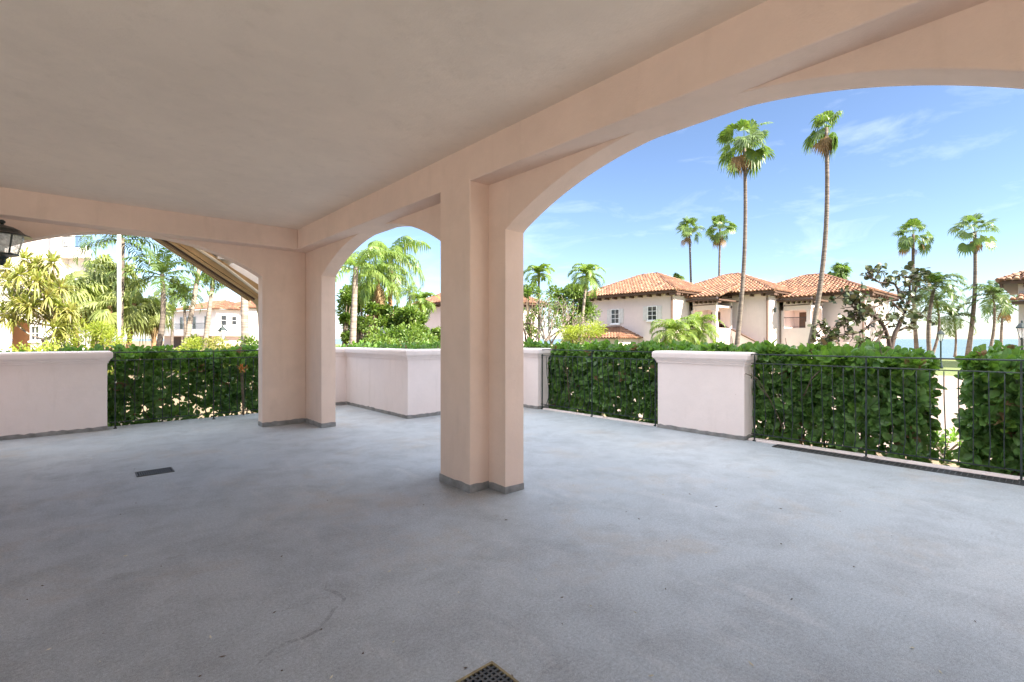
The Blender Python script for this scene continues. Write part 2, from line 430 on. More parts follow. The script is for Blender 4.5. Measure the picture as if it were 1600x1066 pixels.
# grey coating turned up at the foot of the walls (4 mm proud)
def skirt(poly, h=.07, d=.004):
    mb = MB(); brushed_skirt(mb, poly, h, d); hpart(mb, 'skirting', M['skirt'])
skirt([(XA - .002, 3.18), (XB - .003, 3.18), (XB - .003, 3.615), (XA - .002, 3.615)], .062)
skirt([(XB, 2.967), (XC, 2.967), (XC, 3.83), (XB, 3.83)], .055)
skirt([(1.987, YB), (XB, YB), (XB, 6.887), (XC, 6.887), (XC, YO), (1.987, YO)], .06)
skirt([(-5.0, YB), (-.75, YB), (-.75, YO), (-5.0, YO)], .06)
# the storeys above, sides opened for light and an added wing to the right
mb = MB(); mb.box(-5.4, XC + .35, -3.45, YO - .3, 3.301, 3.75); hpart(mb, 'upper_wall', M['stucco'])
mb = MB(); arched_wall(mb, 'x', -5.4, XC, [(-4.9, -1.5), (-1.1, .2)], -3.4, -3.2, 3.3, 2.3, 2.6, 2.55); hpart(mb, 'arched_wall', M['stucco'])
mb = MB(); arched_wall(mb, 'y', -3.19, YB - .01, [(-2.9, .5), (.8, 3.9), (4.2, 7.2)], -5.4, -5.2, 3.3, 2.2, 2.6, 2.55); hpart(mb, 'arched_wall', M['stucco'])
mb = MB(); mb.box(XC + .36, 9.1, -4.2, -2.2, 2.8, 10.2); hpart(mb, 'shade_block', M['stucco'])  # unseen mass added to shade the terrace, raised so sun lights the floor
for px in (XC + .4, 5.8, 8.7):
    mb = MB(); mb.box(px, px + .4, -2.65, -2.25, -.02, 2.799); hpart(mb, 'shade_block_pier', M['stucco'])
for k in range(4):
    mb = MB(); mb.box(XC + .351, XC + .40, -2.4 + k * 2.6, -1.3 + k * 2.6, 3.42, 3.68); hpart(mb, 'upper_window', M['glass'])

# garden walls with moulded caps
CAP = [(.002, .915), (.014, .919), (.014, .942), (.026, .95), (.028, .966), (.05, .984), (.058, 1.0), (.06, 1.045), (.053, 1.068), (.030, 1.08)]
def garden_wall(label, poly, group='garden walls with moulded caps'):
    cx = sum(p[0] for p in poly) / len(poly); cy = sum(p[1] for p in poly) / len(poly)
    pp = [(x - cx, y - cy) for x, y in poly]
    t = thing('garden_wall', label, 'wall', (cx, cy, 0), 0, group)
    m = MB(); m.rings([[(x, y, GZ) for x, y in pp], [(x, y, .93) for x, y in pp]]); m.build('wall_body', M['outer'], t, bevel=.006)
    m = MB(); prism(m, pp, CAP); m.build('cap', M['outer'], t, bevel=.004)
    m = MB(); brushed_skirt(m, pp, .05, .005); m.build('skirting', M['skirt'], t)
garden_wall('long low pinkish wall under the wall lantern, left of the iron railing', [(-5, YL), (.343, YL), (.343, YL + .27), (-5, YL + .27)])
garden_wall('low pinkish wall with a stepped corner seen through the small arch', [(2.45, 9.08), (3.88, 9.08), (3.88, 6.773), (XP, 6.773), (XP, 6.16), (XP + .27, 6.16), (XP + .27, 7.043), (4.15, 7.043), (4.15, 9.35), (2.45, 9.35)][::1])
garden_wall('short freestanding pinkish wall between two stretches of iron railing', [(XP, 2.575), (XP + .27, 2.575), (XP + .27, 3.77), (XP, 3.77)])

# iron railings with pot-bellied balusters
def railing(label, p0, p1, posts, gap, out):
    """p0->p1 along the railing; out = unit vector away from the terrace"""
    p0 = Vector((*p0, 0)); p1 = Vector((*p1, 0)); d = (p1 - p0); L = d.length; d.normalize(); out = Vector((*out, 0))
    t = thing('iron_railing', label, 'railing', p0, 0, 'iron railings round the terrace')
    def rail(z, w, h, name):
        m = MB(); a = Vector((0, 0, 0)); b_ = d * L; q = out * w / 2
        m.rings([[e - q + Vector((0, 0, z - h)), e + q + Vector((0, 0, z - h)), e + q + Vector((0, 0, z)), e - q + Vector((0, 0, z))] for e in (a, b_)])
        m.build(name, M['iron'], t, bevel=.003)
    rail(1.066, .034, .014, 'top_rail'); rail(.955, .016, .011, 'middle_rail'); rail(.095, .016, .011, 'bottom_rail')
    pm = None; bmsh = None
    ts = sorted(posts)
    for s in ts:
        if pm is None:
            m = MB(); m.box(-.0075, .0075, -.0075, .0075, .0, 1.05); m.box(-.018, .018, -.018, .018, .0, .015); pm = m.build('post', M['iron'], t); o = pm
        else:
            o = pm.copy(); COL.objects.link(o)
        o.location = d * s
    n0 = [(0, .94), (0, .80), (.012, .66), (.034, .50), (.058, .36), (.066, .28), (.055, .21), (.022, .14), (0, .085)]
    for a, b_ in zip(ts[:-1], ts[1:]):
        k = max(2, round((b_ - a) / gap))
        for i in range(1, k):
            if bmsh is None:
                m = MB(); m.tube([out * q + Vector((0, 0, z)) for q, z in n0], .005, 6); bmsh = m.build('baluster', M['iron'], t, True); o = bmsh
            else:
                o = bmsh.copy(); COL.objects.link(o)
            o.location = d * (a + (b_ - a) * i / k)
            o.rotation_euler = (0, 0, rnd.uniform(-.12, .12))
    return t
XR = 6.2
railing('iron railing above the long channel drain, in front of the sea gap', (XR, 2.52), (XR, -2.0), [.04, 1.17, 2.30, 3.43, 4.5], .103, (1, 0))
railing('iron railing between the stepped corner wall and the short freestanding wall', (XR, 6.15), (XR, 3.80), [.03, 1.15, 2.30], .103, (1, 0))
railing('iron railing beside the long low wall, seen through the left arch', (.36, YL + .08), (2.44, YL + .08), [.07, 1.26, 2.05], .108, (0, 1))

# wall lantern at the left edge
def wall_lantern():
    x, y, z = -.545, 7.19, 0
    t = thing('wall_lantern', 'black wall lantern with tapered seeded glass under the left arch', 'lantern', (x, y, 2.04)); t.scale = (.9, .9, .9)
    m = MB(); m.lathe([(.015, .47), (.03, .455), (.03, .44), (.014, .425), (.02, .415), (.05, .405), (.10, .392), (.15, .365), (.175, .338), (.20, .318), (.245, .30), (.25, .292), (.235, .288), (.02, .30)], 20); m.build('hood', M['iron'], t)
    m = MB(); m.lathe([(.18, .29), (.176, .24), (.15, .15), (.12, .085)], 20); m.build('lamp_glass', M['lampglass'], t)
    m = MB()
    for k in range(4):
        a = 2 * math.pi * k / 4 + .5; m.tube([(.19 * math.cos(a), .19 * math.sin(a), .292), (.135 * math.cos(a), .135 * math.sin(a), .085)], .008, 4)
    m.lathe([(.14, .09), (.14, .07), (.06, .05), (.03, .02), (.035, .0), (.02, -.03), (.005, -.05)], 8); m.build('cage', M['iron'], t)
    m = MB(); m.lathe([(.02, .09), (.02, .18), (.005, .19)], 8); m.build('bulb_socket', M['trimwhite'], t)
    wx = -.40
    m = MB(); m.tube([(0, 0, .0), (-.06, .04, -.10), (-.2, .12, -.16), (-.33, .22, -.10), (wx, YB - y - .03, .02)], .012, 6)
    m.lathe([(.07, -.0), (.07, .02)], 10, (wx, YB - y - .02, 0)); m.box(wx - .06, wx + .06, YB - y - .025, YB - y - .001, -.12, .2); m.build('bracket', M['iron'], t)
wall_lantern()

# exterior stair flight outside the left arch
def stair():
    t = thing('outdoor_stair', 'white and tan stair flight rising outside the left arch', 'stair', (2.2, 8.0, 0))
    ya, yb = -.06, .42
    m = MB(); pr = [(-2.4, 3.42), (-.55, 2.20), (-.14, 1.92), (-.07, 1.84), (-.04, 1.66), (-.03, 1.40), (-.02, GZ), (.12, GZ), (.12, 1.95), (-.45, 2.30), (-2.4, 3.58)]
    pr = [(a, z - .06) for a, z in pr]
    m.rings([[(a, ya, z) for a, z in pr], [(a, yb, z) for a, z in pr]]); m.build('flight', M['stairedge'], t)
    m = MB(); st = [(-2.4, 3.53), (-.45, 2.25), (.10, 1.9), (.10, 3.2), (-2.4, 3.9)]
    m.rings([[(a, yb + .01, z) for a, z in st], [(a, yb + .15, z) for a, z in st]]); m.build('stair_wall', M['trimwhite'], t)
    for q in (-.05, .11, .27, .40):
        m = MB(); m.rings([[(-2.4, q, 3.355), (-2.4, q + .045, 3.355), (-2.4, q + .045, 3.315), (-2.4, q, 3.315)], [(-.16, q, 1.872), (-.16, q + .045, 1.872), (-.16, q + .045, 1.832), (-.16, q, 1.832)]]); m.build('batten', M['timber'] if q == .11 else M['stairedge'], t)
    m = MB(); m.tube([(-2.3, ya - .02, 3.40), (-.6, ya - .02, 2.28), (-.15, ya - .02, 1.93)], .022, 6); m.build('edge_trim', M['cream'], t)
    for k in range(9):
        m = MB(); a = -.45 - k * .22; z = 2.36 + k * .1375
        m.box(a - .24, a + .02, ya - .05, yb + .03, z + .02, z + .055); m.box(a - .235, a - .215, ya, yb, z + .055, z + .15); m.build('tread', M['trimwhite'], t)
stair()

# ------------------------------------------------------------------ hedges
def leaf(mb, p, d, nrm, L, w, fold=.18, curl=.12):
    d = d.normalized(); s = d.cross(nrm)
    if s.length < 1e-5: s = d.orthogonal()
    s.normalize(); n = s.cross(d)
    b0 = p; tip = p + d * L - n * L * curl
    m1 = p + d * L * .55
    a = m1 + s * w * .5 + n * w * fold; a2 = p + d * L * .88 + s * w * .34 + n * (w * fold * .5 - L * curl * .6)
    c = m1 - s * w * .5 + n * w * fold; c2 = p + d * L * .88 - s * w * .34 + n * (w * fold * .5 - L * curl * .6)
    mb.add([b0, a, a2, tip, c2, c], [(0, 1, 2, 3), (0, 3, 4, 5)])

def rv():
    while True:
        v = Vector((rnd.uniform(-1, 1), rnd.uniform(-1, 1), rnd.uniform(-1, 1)))
        if .05 < v.length < 1: return v.normalized()

def rosette(mb, p, ax, k, L, w):
    ax = ax.normalized(); a = ax.orthogonal().normalized(); b = ax.cross(a); ph = rnd.uniform(0, 6.3)
    for i in range(k):
        an = ph + i * 2.4; op = rnd.uniform(.35, 1.25)
        d = (ax * math.cos(op) + (a * math.cos(an) + b * math.sin(an)) * math.sin(op)).normalized()
        leaf(mb, p + d * .012 - ax * .02 * rnd.random() * i * .3, d, ax + rv() * .3, L * rnd.uniform(.7, 1.15), w * rnd.uniform(.8, 1.1))

def hedge(label, x0, x1, y0, y1, ztop, n, face, L=.115, w=.078, lowthin=.6, mats=('clusia', 'clusia_lit'), group='clipped clusia hedges round the terrace', ragged=.07):
    cx, cy = (x0 + x1) / 2, (y0 + y1) / 2
    t = thing('hedge', label, 'hedge', (cx, cy, GZ), 0, group)
    hx, hy = (x1 - x0) / 2, (y1 - y0) / 2; H = ztop - GZ
    m = MB(); st = MB()
    fx, fy = face
    for k in range(n):
        z = H * (1 - rnd.random() ** 1.25 * .98)
        if z < H * .5 and rnd.random() < lowthin * (1 - z / (H * .5)) + .15 * lowthin: continue
        q = rnd.random()
        x, y = rnd.uniform(-hx, hx), rnd.uniform(-hy, hy)
        ax = Vector((rnd.gauss(0, .5), rnd.gauss(0, .5), .55))
        if q < .52:                                 # the face towards the terrace
            dep = abs(rnd.gauss(0, .13)) 
            if fx: x = (hx - dep) * fx
            if fy: y = (hy - dep) * fy
            ax += Vector((fx, fy, 0)) * 1.0
        elif q < .66:
            dep = abs(rnd.gauss(0, .1))
            if fx: x = -(hx - dep) * fx
            if fy: y = -(hy - dep) * fy
            ax -= Vector((fx, fy, 0))
        elif q < .84:
            z = H - abs(rnd.gauss(0, .08)); ax.z += .8
        elif q < .92:
            sgn = rnd.choice((-1, 1))
            if fx: y = sgn * (hy - abs(rnd.gauss(0, .1))); ax.y += sgn
            else: x = sgn * (hx - abs(rnd.gauss(0, .1))); ax.x += sgn
        lump = .04 * math.sin(3.1 * (x + y) + cx) + .035 * math.sin(7.3 * (x - y) + 2 + cy)
        if z > H * .8: z += lump + rnd.uniform(-.02, ragged)
        x += fx * lump * .8 if abs(x) > hx * .5 else 0; y += fy * lump * .8 if abs(y) > hy * .5 else 0
        m.mi = 1 if (z > H * .86 and rnd.random() < .62) or rnd.random() < .06 else 0  # sunlit look of the hedge top put into the leaf colour
        if rnd.random() < .022: m.mi = 2
        sc = rnd.choice((.6, .75, .9, 1, 1, 1.15))
        rosette(m, Vector((x, y, z)), ax, rnd.randint(3, 7), L * sc, w * sc)
    ns = int(max(hx, hy) * 2 * 9)
    for k in range(ns):
        x, y = rnd.uniform(-hx, hx) * .8, rnd.uniform(-hy, hy) * .93
        if hx > hy: x, y = rnd.uniform(-hx, hx), rnd.uniform(-hy, hy) * .8
        p = Vector((x, y, 0)); d = Vector((rnd.gauss(0, .16), rnd.gauss(0, .16), 1)); d.x -= .5 * (p.x / hx) ** 3; d.y -= .6 * (p.y / hy) ** 3
        pts = [p]
        for i in range(5):
            d += rv() * .25; d.z = max(d.z, .4); p = p + d.normalized() * H * .19; pts.append(p)
            if i > 0 and rnd.random() < .8:
                e = (d + rv() * .9); st.tube([p, p + e.normalized() * .16, p + e.normalized() * .3 + Vector((0, 0, .05))], [.006, .005, .003], 4, False)
        r0 = rnd.uniform(.008, .018); st.tube(pts, [r0 * (1 - .13 * i) for i in range(6)], 5, False)
    st.build('stems', M['stem'], t, True)
    m.build('foliage', [M[mats[0]], M[mats[1]], M['dead']], t)
    return t
hedge('long glossy green hedge behind the middle and right railing, up to the sea gap', 6.44, 7.4, .98, 6.9, 1.03, 6200, (-1, 0))
hedge('rounded sunlit-topped hedge right of the sea gap behind the railing', 6.55, 8.4, -2.6, .62, 1.0, 4700, (-1, 0))
hedge('dark leafy hedge behind the left railing and the long low wall', -3.4, 3.6, 9.15, 9.85, .97, 4300, (0, -1))
hedge('green planting filling the bed behind the stepped corner wall', 4.3, 6.5, 7.3, 10.5, 1.04, 1800, (0, -1), .1, .06)
# small orange flower head in the left hedge and low tufts at the sea gap
def low_plant(label, x, y, n, h):
    t = thing('low_plant', label, 'plant', (x, y, GZ)); m = MB()
    for k in range(n):
        a = rnd.uniform(0, 6.28); r = rnd.uniform(.0, .3); rosette(m, Vector((r * math.cos(a), r * math.sin(a), rnd.uniform(.1, h))), Vector((math.cos(a) * .5, math.sin(a) * .5, 1)), 6, .1, .045)
    st = MB()
    for k in range(8):
        a = rnd.uniform(0, 6.28); st.tube([(0, 0, 0), (.12 * math.cos(a), .12 * math.sin(a), h * .5), (.24 * math.cos(a), .24 * math.sin(a), h * .9)], [.01, .007, .003], 4, False)
    m.build('foliage', M['clusia_lit'], t); st.build('stems', M['stem'], t)
x, y = W(1440, 6.1); low_plant('small bushy plant at the foot of the sea gap between two hedges', x, y, 34, .5)
x, y = W(1475, 6.9); low_plant('low pale seedling on the path in the sea gap', x, y, 14, .3)
def croton():
    x, y = W(382, 8.0); t = thing('croton_plant', 'orange leaved plant inside the hedge near the corner column', 'plant', (x, y, GZ)); m = MB(); st = MB()
    for k in range(3):
        p = Vector((rnd.gauss(0, .04), rnd.gauss(0, .04), 1.12 + rnd.gauss(0, .08))); rosette(m, p, Vector((0, -.6, .6)), 5, .08, .02); st.tube([(0, 0, 0), p * .5, p], [.012, .008, .004], 4)
    m.build('foliage', leafmat('orange_croton_leaf', [(.5, .12, .03), (.6, .2, .05), (.45, .25, .05)], .4, .3, (1.3, 1, .8)), t); st.build('stems', M['stem'], t)
croton()

# ------------------------------------------------------------------ palms and trees
def bend(p0, p1, n=12, bow=(0, 0)):
    p0, p1 = Vector(p0), Vector(p1); out = []
    for i in range(n + 1):
        f = i / n; b = math.sin(math.pi * f); out.append(p0.lerp(p1, f) + Vector((bow[0] * b, bow[1] * b, 0)))
    return out

def fan_leaf(mb, p, d, Lp, Rb, nb=17, droop=.35, spread=115, w=.5):
    d = d.normalized(); up = Vector((0, 0, 1)); s = d.cross(up)
    if s.length < .05: s = Vector((1, 0, 0))
    s.normalize(); n = s.cross(d).normalized()
    e = p + d * Lp - up * Lp * .10
    q = s * .022 * Rb
    mb.add([p - q, p + q, e + q * .7, e - q * .7], [(0, 1, 2, 3)])
    tl = R(rnd.uniform(15, 70)) * (1 if d.z < .85 else .35); d = (d * math.cos(tl) - n * math.sin(tl) * (1 if n.z > 0 else -1)).normalized(); n = s.cross(d).normalized()
    roll = rnd.uniform(-.7, .7); n, s = n * math.cos(roll) + s * math.sin(roll), s * math.cos(roll) - n * math.sin(roll)
    for k in range(nb):
        a = R(-spread + 2 * spread * k / (nb - 1)); L = Rb * (.66 + .34 * math.cos(a * .75)) * rnd.uniform(.88, 1.06)
        bd = d * math.cos(a) + s * math.sin(a); off_ = n * (.05 if k % 2 else -.05) * Rb
        wv = (s * math.cos(a) - d * math.sin(a)) * Rb * w * .36
        m1 = e + bd * L * .60 - up * L * droop * .10 + off_ * .6; m2 = e + bd * L * .8 - up * L * droop * .3 + off_ * .4; tp = e + bd * L * .98 - up * L * droop * rnd.uniform(.5, 1.0)
        mb.add([e, m1 + wv * .5, m2 + wv * .28, tp, m2 - wv * .28, m1 - wv * .5], [(0, 1, 5), (1, 2, 4, 5), (2, 3, 4)])

def fan_crown(nl, Rb, Lp, lo=-35, droop=.4, nb=17, seed=1, hi=85, w=.5):
    m = MB(); rs = random.Random(seed)
    for k in range(nl):
        f = (k + .5) / nl; el = R(hi - (hi - lo) * rs.random() ** .9); az = k * 2.39996 + rs.uniform(-.25, .25)
        d = Vector((math.cos(az) * math.cos(el), math.sin(az) * math.cos(el), math.sin(el)))
        fan_leaf(m, Vector((0, 0, 0)) + d * .12 - Vector((0, 0, .25 * f)), d, Lp * rs.uniform(.7, 1.1), Rb * rs.uniform(.75, 1.1), nb, droop * (.6 + f), 115, w)
    return m
def dead_skirt(nl, Rb, Lp, seed=2, drop=.4):
    m = MB(); rs = random.Random(seed)
    for k in range(nl):
        el = R(rs.uniform(-82, -38)); az = rs.uniform(0, 6.28)
        d = Vector((math.cos(az) * math.cos(el), math.sin(az) * math.cos(el), math.sin(el)))
        fan_leaf(m, Vector((0, 0, -drop * rs.random())), d, Lp * rs.uniform(.4, .9), Rb * rs.uniform(.5, .9), 11, .9, 75, .5)
    return m

FAN = []
def fan_palm(label, u, v0, Y, vb=None, ub=None, r=.18, Rb=1.0, Lp=.9, nl=34, lo=-35, nd=12, group='tall fan palms', bow=(0, 0), mat='fan', bark='bark', droop=.4, seed=1, crown_rot=0, nb=17, hi=85, name='fan_palm'):
    """crown heart at picture (u, v0) and depth Y; foot at column ub"""
    ub = u if ub is None else ub
    bx, by = W(ub, Y); tx, ty = W(u, Y); H = Zv(v0, Y) - GZ
    t = thing(name, label, 'palm tree', (bx, by, GZ), 0, group)
    top = Vector((tx - bx, ty - by, H))
    pts = bend((0, 0, 0), top, 14, bow)
    m = MB(); m.tube(pts, [r * (1.22 - .2 * min(1, i / 3) - .32 * i / 14) for i in range(15)], 10); m.build('trunk', M[bark], t, True)
    o = fan_crown(nl, Rb, Lp, lo, droop, nb, seed, hi).build('crown', M[mat], t, loc=top); o.rotation_euler = (rnd.uniform(-.2, .2), rnd.uniform(-.2, .2), crown_rot)
    if nd:
        dead_skirt(nd, Rb, Lp, seed + 9).build('dead_fronds', M['dead'], t, loc=top - Vector((0, 0, .25)))
    return t
# right: two tall ones in front of the houses
fan_palm('tallest thick-crowned fan palm in front of the tiled houses', 1163, 222, 31, ub=1148, r=.14, Rb=.85, Lp=1.2, nl=34, lo=-52, nd=8, bow=(.25, -.2), seed=3, droop=.45)
fan_palm('tall fan palm with a narrow windswept crown, its trunk leaning outward over the third house', 1291, 200, 30, ub=1260, r=.15, Rb=.8, Lp=.65, nl=16, lo=-60, nd=9, bow=(.35, -.35), seed=5, droop=.9, hi=88)
fan_palm('distant fan palm, left one of the pair above the middle house roof', 1077, 357, 62, ub=1083, r=.16, Rb=.95, Lp=1.25, nl=24, lo=-45, nd=5, seed=7, group='distant fan palms')
fan_palm('distant fan palm, right one of the pair above the middle house roof', 1125, 358, 60, ub=1122, r=.16, Rb=.95, Lp=1.25, nl=24, lo=-45, nd=5, seed=8, group='distant fan palms')
fan_palm('fan palm crown peeping above the roof of the third house', 1312, 424, 66, r=.22, Rb=1.1, Lp=.8, nl=32, lo=-30, nd=16, seed=11, group='distant fan palms')
fan_palm('distant small palm head just above the roof between first and second house', 1058, 436, 64, r=.2, Rb=.7, Lp=.5, nl=18, lo=-20, nd=0, seed=12, group='distant fan palms')
fan_palm('seaside fan palm with drooping brown fronds behind the sea grape', 1427, 366, 45, ub=1433, r=.16, Rb=.8, Lp=1.15, nl=25, lo=-45, nd=4, seed=13, group='seaside palms', bow=(-.1, .1))
fan_palm('tall straight seaside fan palm with full crown right of the lamp post', 1523, 362, 43, ub=1512, r=.18, Rb=.85, Lp=1.25, nl=26, lo=-42, nd=3, seed=14, group='seaside palms', bow=(.2, -.2))

def frond(mb, p, az, el, L, n=22, ll=.55, w=.06, sag=1.5, hang=.5, rw=.02, vee=.3):
    """feather frond: a curved midrib with leaflets both sides"""
    pos = Vector(p); e = el; pts = [pos.copy()]; ds = []
    st = L / n
    for i in range(n):
        d = Vector((math.cos(az) * math.cos(e), math.sin(az) * math.cos(e), math.sin(e))); ds.append(d)
        pos = pos + d * st; pts.append(pos.copy()); e -= sag * (0.3 + 1.4 * i / n) / n
    mb.tube(pts[::max(1, n // 6)] + [pts[-1]], [rw * (1 - .8 * k / 8) for k in range(len(pts[::max(1, n // 6)]) + 1)], 4, False)
    for i in range(2, n):
        f = i / n; d = ds[i]; s = d.cross(Vector((0, 0, 1)))
        if s.length < .05: s = Vector((-math.sin(az), math.cos(az), 0))
        s.normalize(); nn = s.cross(d)
        l = ll * (math.sin(math.pi * min(1, .12 + f * .86)) ** .6) * rnd.uniform(.8, 1.15)
        for sg in (-1, 1):
            dd = (s * sg + d * (.45 + .6 * f) + nn * vee + rv() * .14).normalized(); q = d * w * .5
            b0 = pts[i] + d * rnd.uniform(0, st * .5); m1 = b0 + dd * l * .5 - Vector((0, 0, l * hang * .18)); tp = b0 + dd * l * (.95 - .25 * hang) - Vector((0, 0, l * hang * rnd.uniform(.5, 1.0)))
            mb.add([b0 - q * .5, b0 + q * .5, m1 + q, tp, m1 - q], [(0, 1, 2, 4), (4, 2, 3)])

def feather_palm(name, label, u, v0, Y, ub=None, r=.16, L=3.0, nf=18, lo=-25, hi=80, ll=.6, sag=1.5, hang=.5, w=.07, mat='coco', bark='bark', group='coconut palms', bow=(0, 0), n=22, skirt=0, shaft=None, vee=.3):
    ub = u if ub is None else ub
    bx, by = W(ub, Y); tx, ty = W(u, Y); H = Zv(v0, Y) - GZ
    t = thing(name, label, 'palm tree', (bx, by, GZ), 0, group); top = Vector((tx - bx, ty - by, H))
    pts = bend((0, 0, 0), top, 14, bow)
    m = MB(); m.tube(pts, [r * (1.3 - .3 * min(1, i / 2) - .35 * i / 14) for i in range(15)], 10); m.build('trunk', M[bark], t, True)
    if shaft:
        m = MB(); m.tube([top - Vector((0, 0, shaft)), top - Vector((0, 0, shaft * .6)), top, top + Vector((0, 0, .15))], [r * .75, r * 1.0, r * .8, r * .4], 8); m.build('crownshaft', M['lime'] if shaft < 2 else M['bark_tan'], t, True)
    m = MB()
    for k in range(nf):
        f = (k + .5) / nf; el = R(hi - (hi - lo) * f ** .9 + rnd.uniform(-8, 8)); az = k * 2.39996 + rnd.uniform(-.3, .3)
        frond(m, (0, 0, -.15 * f), az, el, L * rnd.uniform(.75, 1.1) * (.75 + .25 * min(1, f * 2)), n, ll, w, sag * rnd.uniform(.8, 1.25), hang, .02 * L / 3, vee)
    m.build('crown', M[mat], t, loc=top)
    if skirt:
        m = MB()
        for k in range(skirt):
            frond(m, (0, 0, -.35), rnd.uniform(0, 6.28), R(rnd.uniform(-78, -50)), L * rnd.uniform(.4, .75), 14, ll * .7, w, .5, .9, .018)
        m.build('dead_fronds', M['dead'], t, loc=top)
    return t
# coconut palms by the sea
feather_palm('coconut_palm', 'largest seaside coconut palm with a bushy crown right of the sea grape', 1461, 444, 40, ub=1453, r=.17, L=2.7, nf=24, bow=(-.2, .2), group='seaside palms', sag=2.0, ll=.8, w=.12)
feather_palm('coconut_palm', 'seaside coconut palm with curved trunk crossing behind the bushy one', 1463, 470, 42, ub=1455, r=.12, L=2.2, nf=18, bow=(.3, -.3), group='seaside palms', sag=1.9, ll=.7, w=.11)
feather_palm('coconut_palm', 'small slim seaside coconut palm right of the lamp post', 1490, 494, 44, ub=1492, r=.10, L=2.3, nf=18, bow=(.1, -.1), group='seaside palms', sag=1.8, ll=.7, w=.12)
feather_palm('coconut_palm', 'seaside coconut palm with long side fronds nearer the pale seaside villa', 1552, 460, 42, ub=1544, r=.13, L=2.5, nf=21, bow=(.2, -.2), group='seaside palms', sag=1.8, ll=.8, w=.12)
feather_palm('coconut_palm', 'half hidden seaside palm with yellowing fronds touching the pale seaside villa eave', 1569, 476, 46, ub=1565, r=.13, L=2.2, nf=17, bow=(.1, .1), group='seaside palms', skirt=5, sag=1.8, ll=.7, w=.11)
# manila palms beside the first house
feather_palm('manila_palm', 'slim palm with short upright fronds above the bare branches', 842, 426, 34, r=.10, L=1.6, nf=12, hi=85, lo=-5, ll=.55, w=.12, sag=2.2, hang=.45, group='slim garden palms', shaft=.8, mat='feather')
feather_palm('manila_palm', 'slim palm with arching fronds just left of the first house roof', 917, 428, 33, ub=903, r=.12, L=2.0, nf=16, hi=85, lo=-20, ll=.6, w=.12, sag=2.4, hang=.5, group='slim garden palms', shaft=.9, mat='feather', bark='bark_pale')
feather_palm('manila_palm', 'slim palm in front of the far tiled house beside the pillar', 658, 470, 38, ub=656, r=.13, L=1.7, nf=17, hi=85, lo=-25, ll=.6, w=.12, sag=2.2, group='slim garden palms', shaft=.8, mat='feather', bark='bark_pale')
# queen palms through the small arch
feather_palm('queen_palm', 'pale-trunked queen palm, foremost through the small arch', 556, 417, 21, ub=549, r=.16, L=3.0, nf=13, hi=80, lo=0, ll=.5, sag=1.9, hang=.9, w=.075, mat='feather', bark='bark_pale', group='queen palms through the small arch', n=26, vee=.05)
feather_palm('queen_palm', 'tan-trunked queen palm with weeping fronds, middle of the small arch', 591, 432, 23, ub=586, r=.15, L=2.2, nf=14, hi=80, lo=-30, ll=.5, sag=2.3, hang=1.3, w=.075, mat='feather', bark='bark_tan', group='queen palms through the small arch', n=26, skirt=4, vee=.0)
feather_palm('queen_palm', 'tallest weeping queen palm with an orange sheath, rightmost in the small arch', 611, 405, 24, ub=630, r=.14, L=2.8, nf=19, hi=85, lo=-15, ll=.6, sag=2.4, hang=1.4, w=.075, mat='feather', bark='bark_tan', group='queen palms through the small arch', n=26, skirt=3, vee=.0, bow=(-.2, .2))
feather_palm('queen_palm', 'faint far palm behind the weeping queen palms', 640, 455, 40, r=.12, L=1.8, nf=12, ll=.5, sag=2, hang=1, mat='feather', group='queen palms through the small arch')
# pygmy date palms in front of the first house
def date_palm(label, u, v0, Y, L, nf):
    return feather_palm('date_palm', label, u, v0, Y, r=.13, L=L, nf=nf, hi=82, lo=-35, ll=.36, sag=2.3, hang=.6, w=.05, mat='date', bark='bark_dark', group='feathery date palms by the first house', n=30, skirt=3, vee=.3)
date_palm('feathery bright green date palm below the first house corner', 1050, 518, 21, 1.55, 34)
date_palm('feathery date palm with yellow lower fronds beside the stair wall', 1088, 510, 22, 1.5, 38)

# left arch: palmettos, coconut palms and the strap-leaved tree
PAL = [('broad pale fan palm in front of the white building, nearest the strap-leaved tree', 116, 452, 24, 120, 1.1), ('pale fan palm with shaggy trunk left of the white pole', 146, 462, 25, 148, 1.15), ('high pale fan palm crown touching the white pole', 162, 422, 26, 156, 1.15), ('pale fan palm right behind the white pole', 196, 432, 27, 182, 1.1), ('pale fan palm with a leaning trunk right of the white pole', 210, 474, 25, 196, .95), ('smallest pale fan palm at the right end of the cluster', 240, 484, 26, 241, .85), ('pale fan palm low between the white building and the pole', 172, 478, 24, 168, .8)]
for i, (lb, u, v, Y, ub, Rb) in enumerate(PAL):
    fan_palm(lb, u, v, Y, ub=ub, r=.13, Rb=Rb * .72, Lp=.55, nl=34, lo=-70, nd=8, group='pale fan palms before the white building', mat='fan_pale', bark='bark_tan', droop=1.0, seed=20 + i, nb=15, name='cabbage_palm')
feather_palm('coconut_palm', 'coconut palm with a leaning trunk in the middle of the left arch', 253, 428, 24, ub=238, r=.14, L=2.4, nf=18, hi=82, lo=-20, ll=.6, w=.09, sag=1.7, hang=.6, group='coconut palms through the left arch', bow=(.2, -.1))
feather_palm('coconut_palm', 'tall coconut palm crown cut by the left arch beside the white pole', 192, 372, 24, ub=186, r=.13, L=2.7, nf=14, hi=60, lo=-20, ll=.7, w=.09, sag=1.6, hang=.7, mat='coco', group='coconut palms through the left arch')
feather_palm('coconut_palm', 'far small coconut palm above the left end of the far house', 271, 452, 50, ub=268, r=.15, L=2.6, nf=16, sag=1.9, hang=.6, w=.13, ll=.75, group='coconut palms through the left arch')
feather_palm('coconut_palm', 'far small coconut palm beside another above the far house roof', 288, 458, 50, ub=290, r=.15, L=2.5, nf=16, sag=1.9, hang=.6, w=.13, ll=.75, group='coconut palms through the left arch')
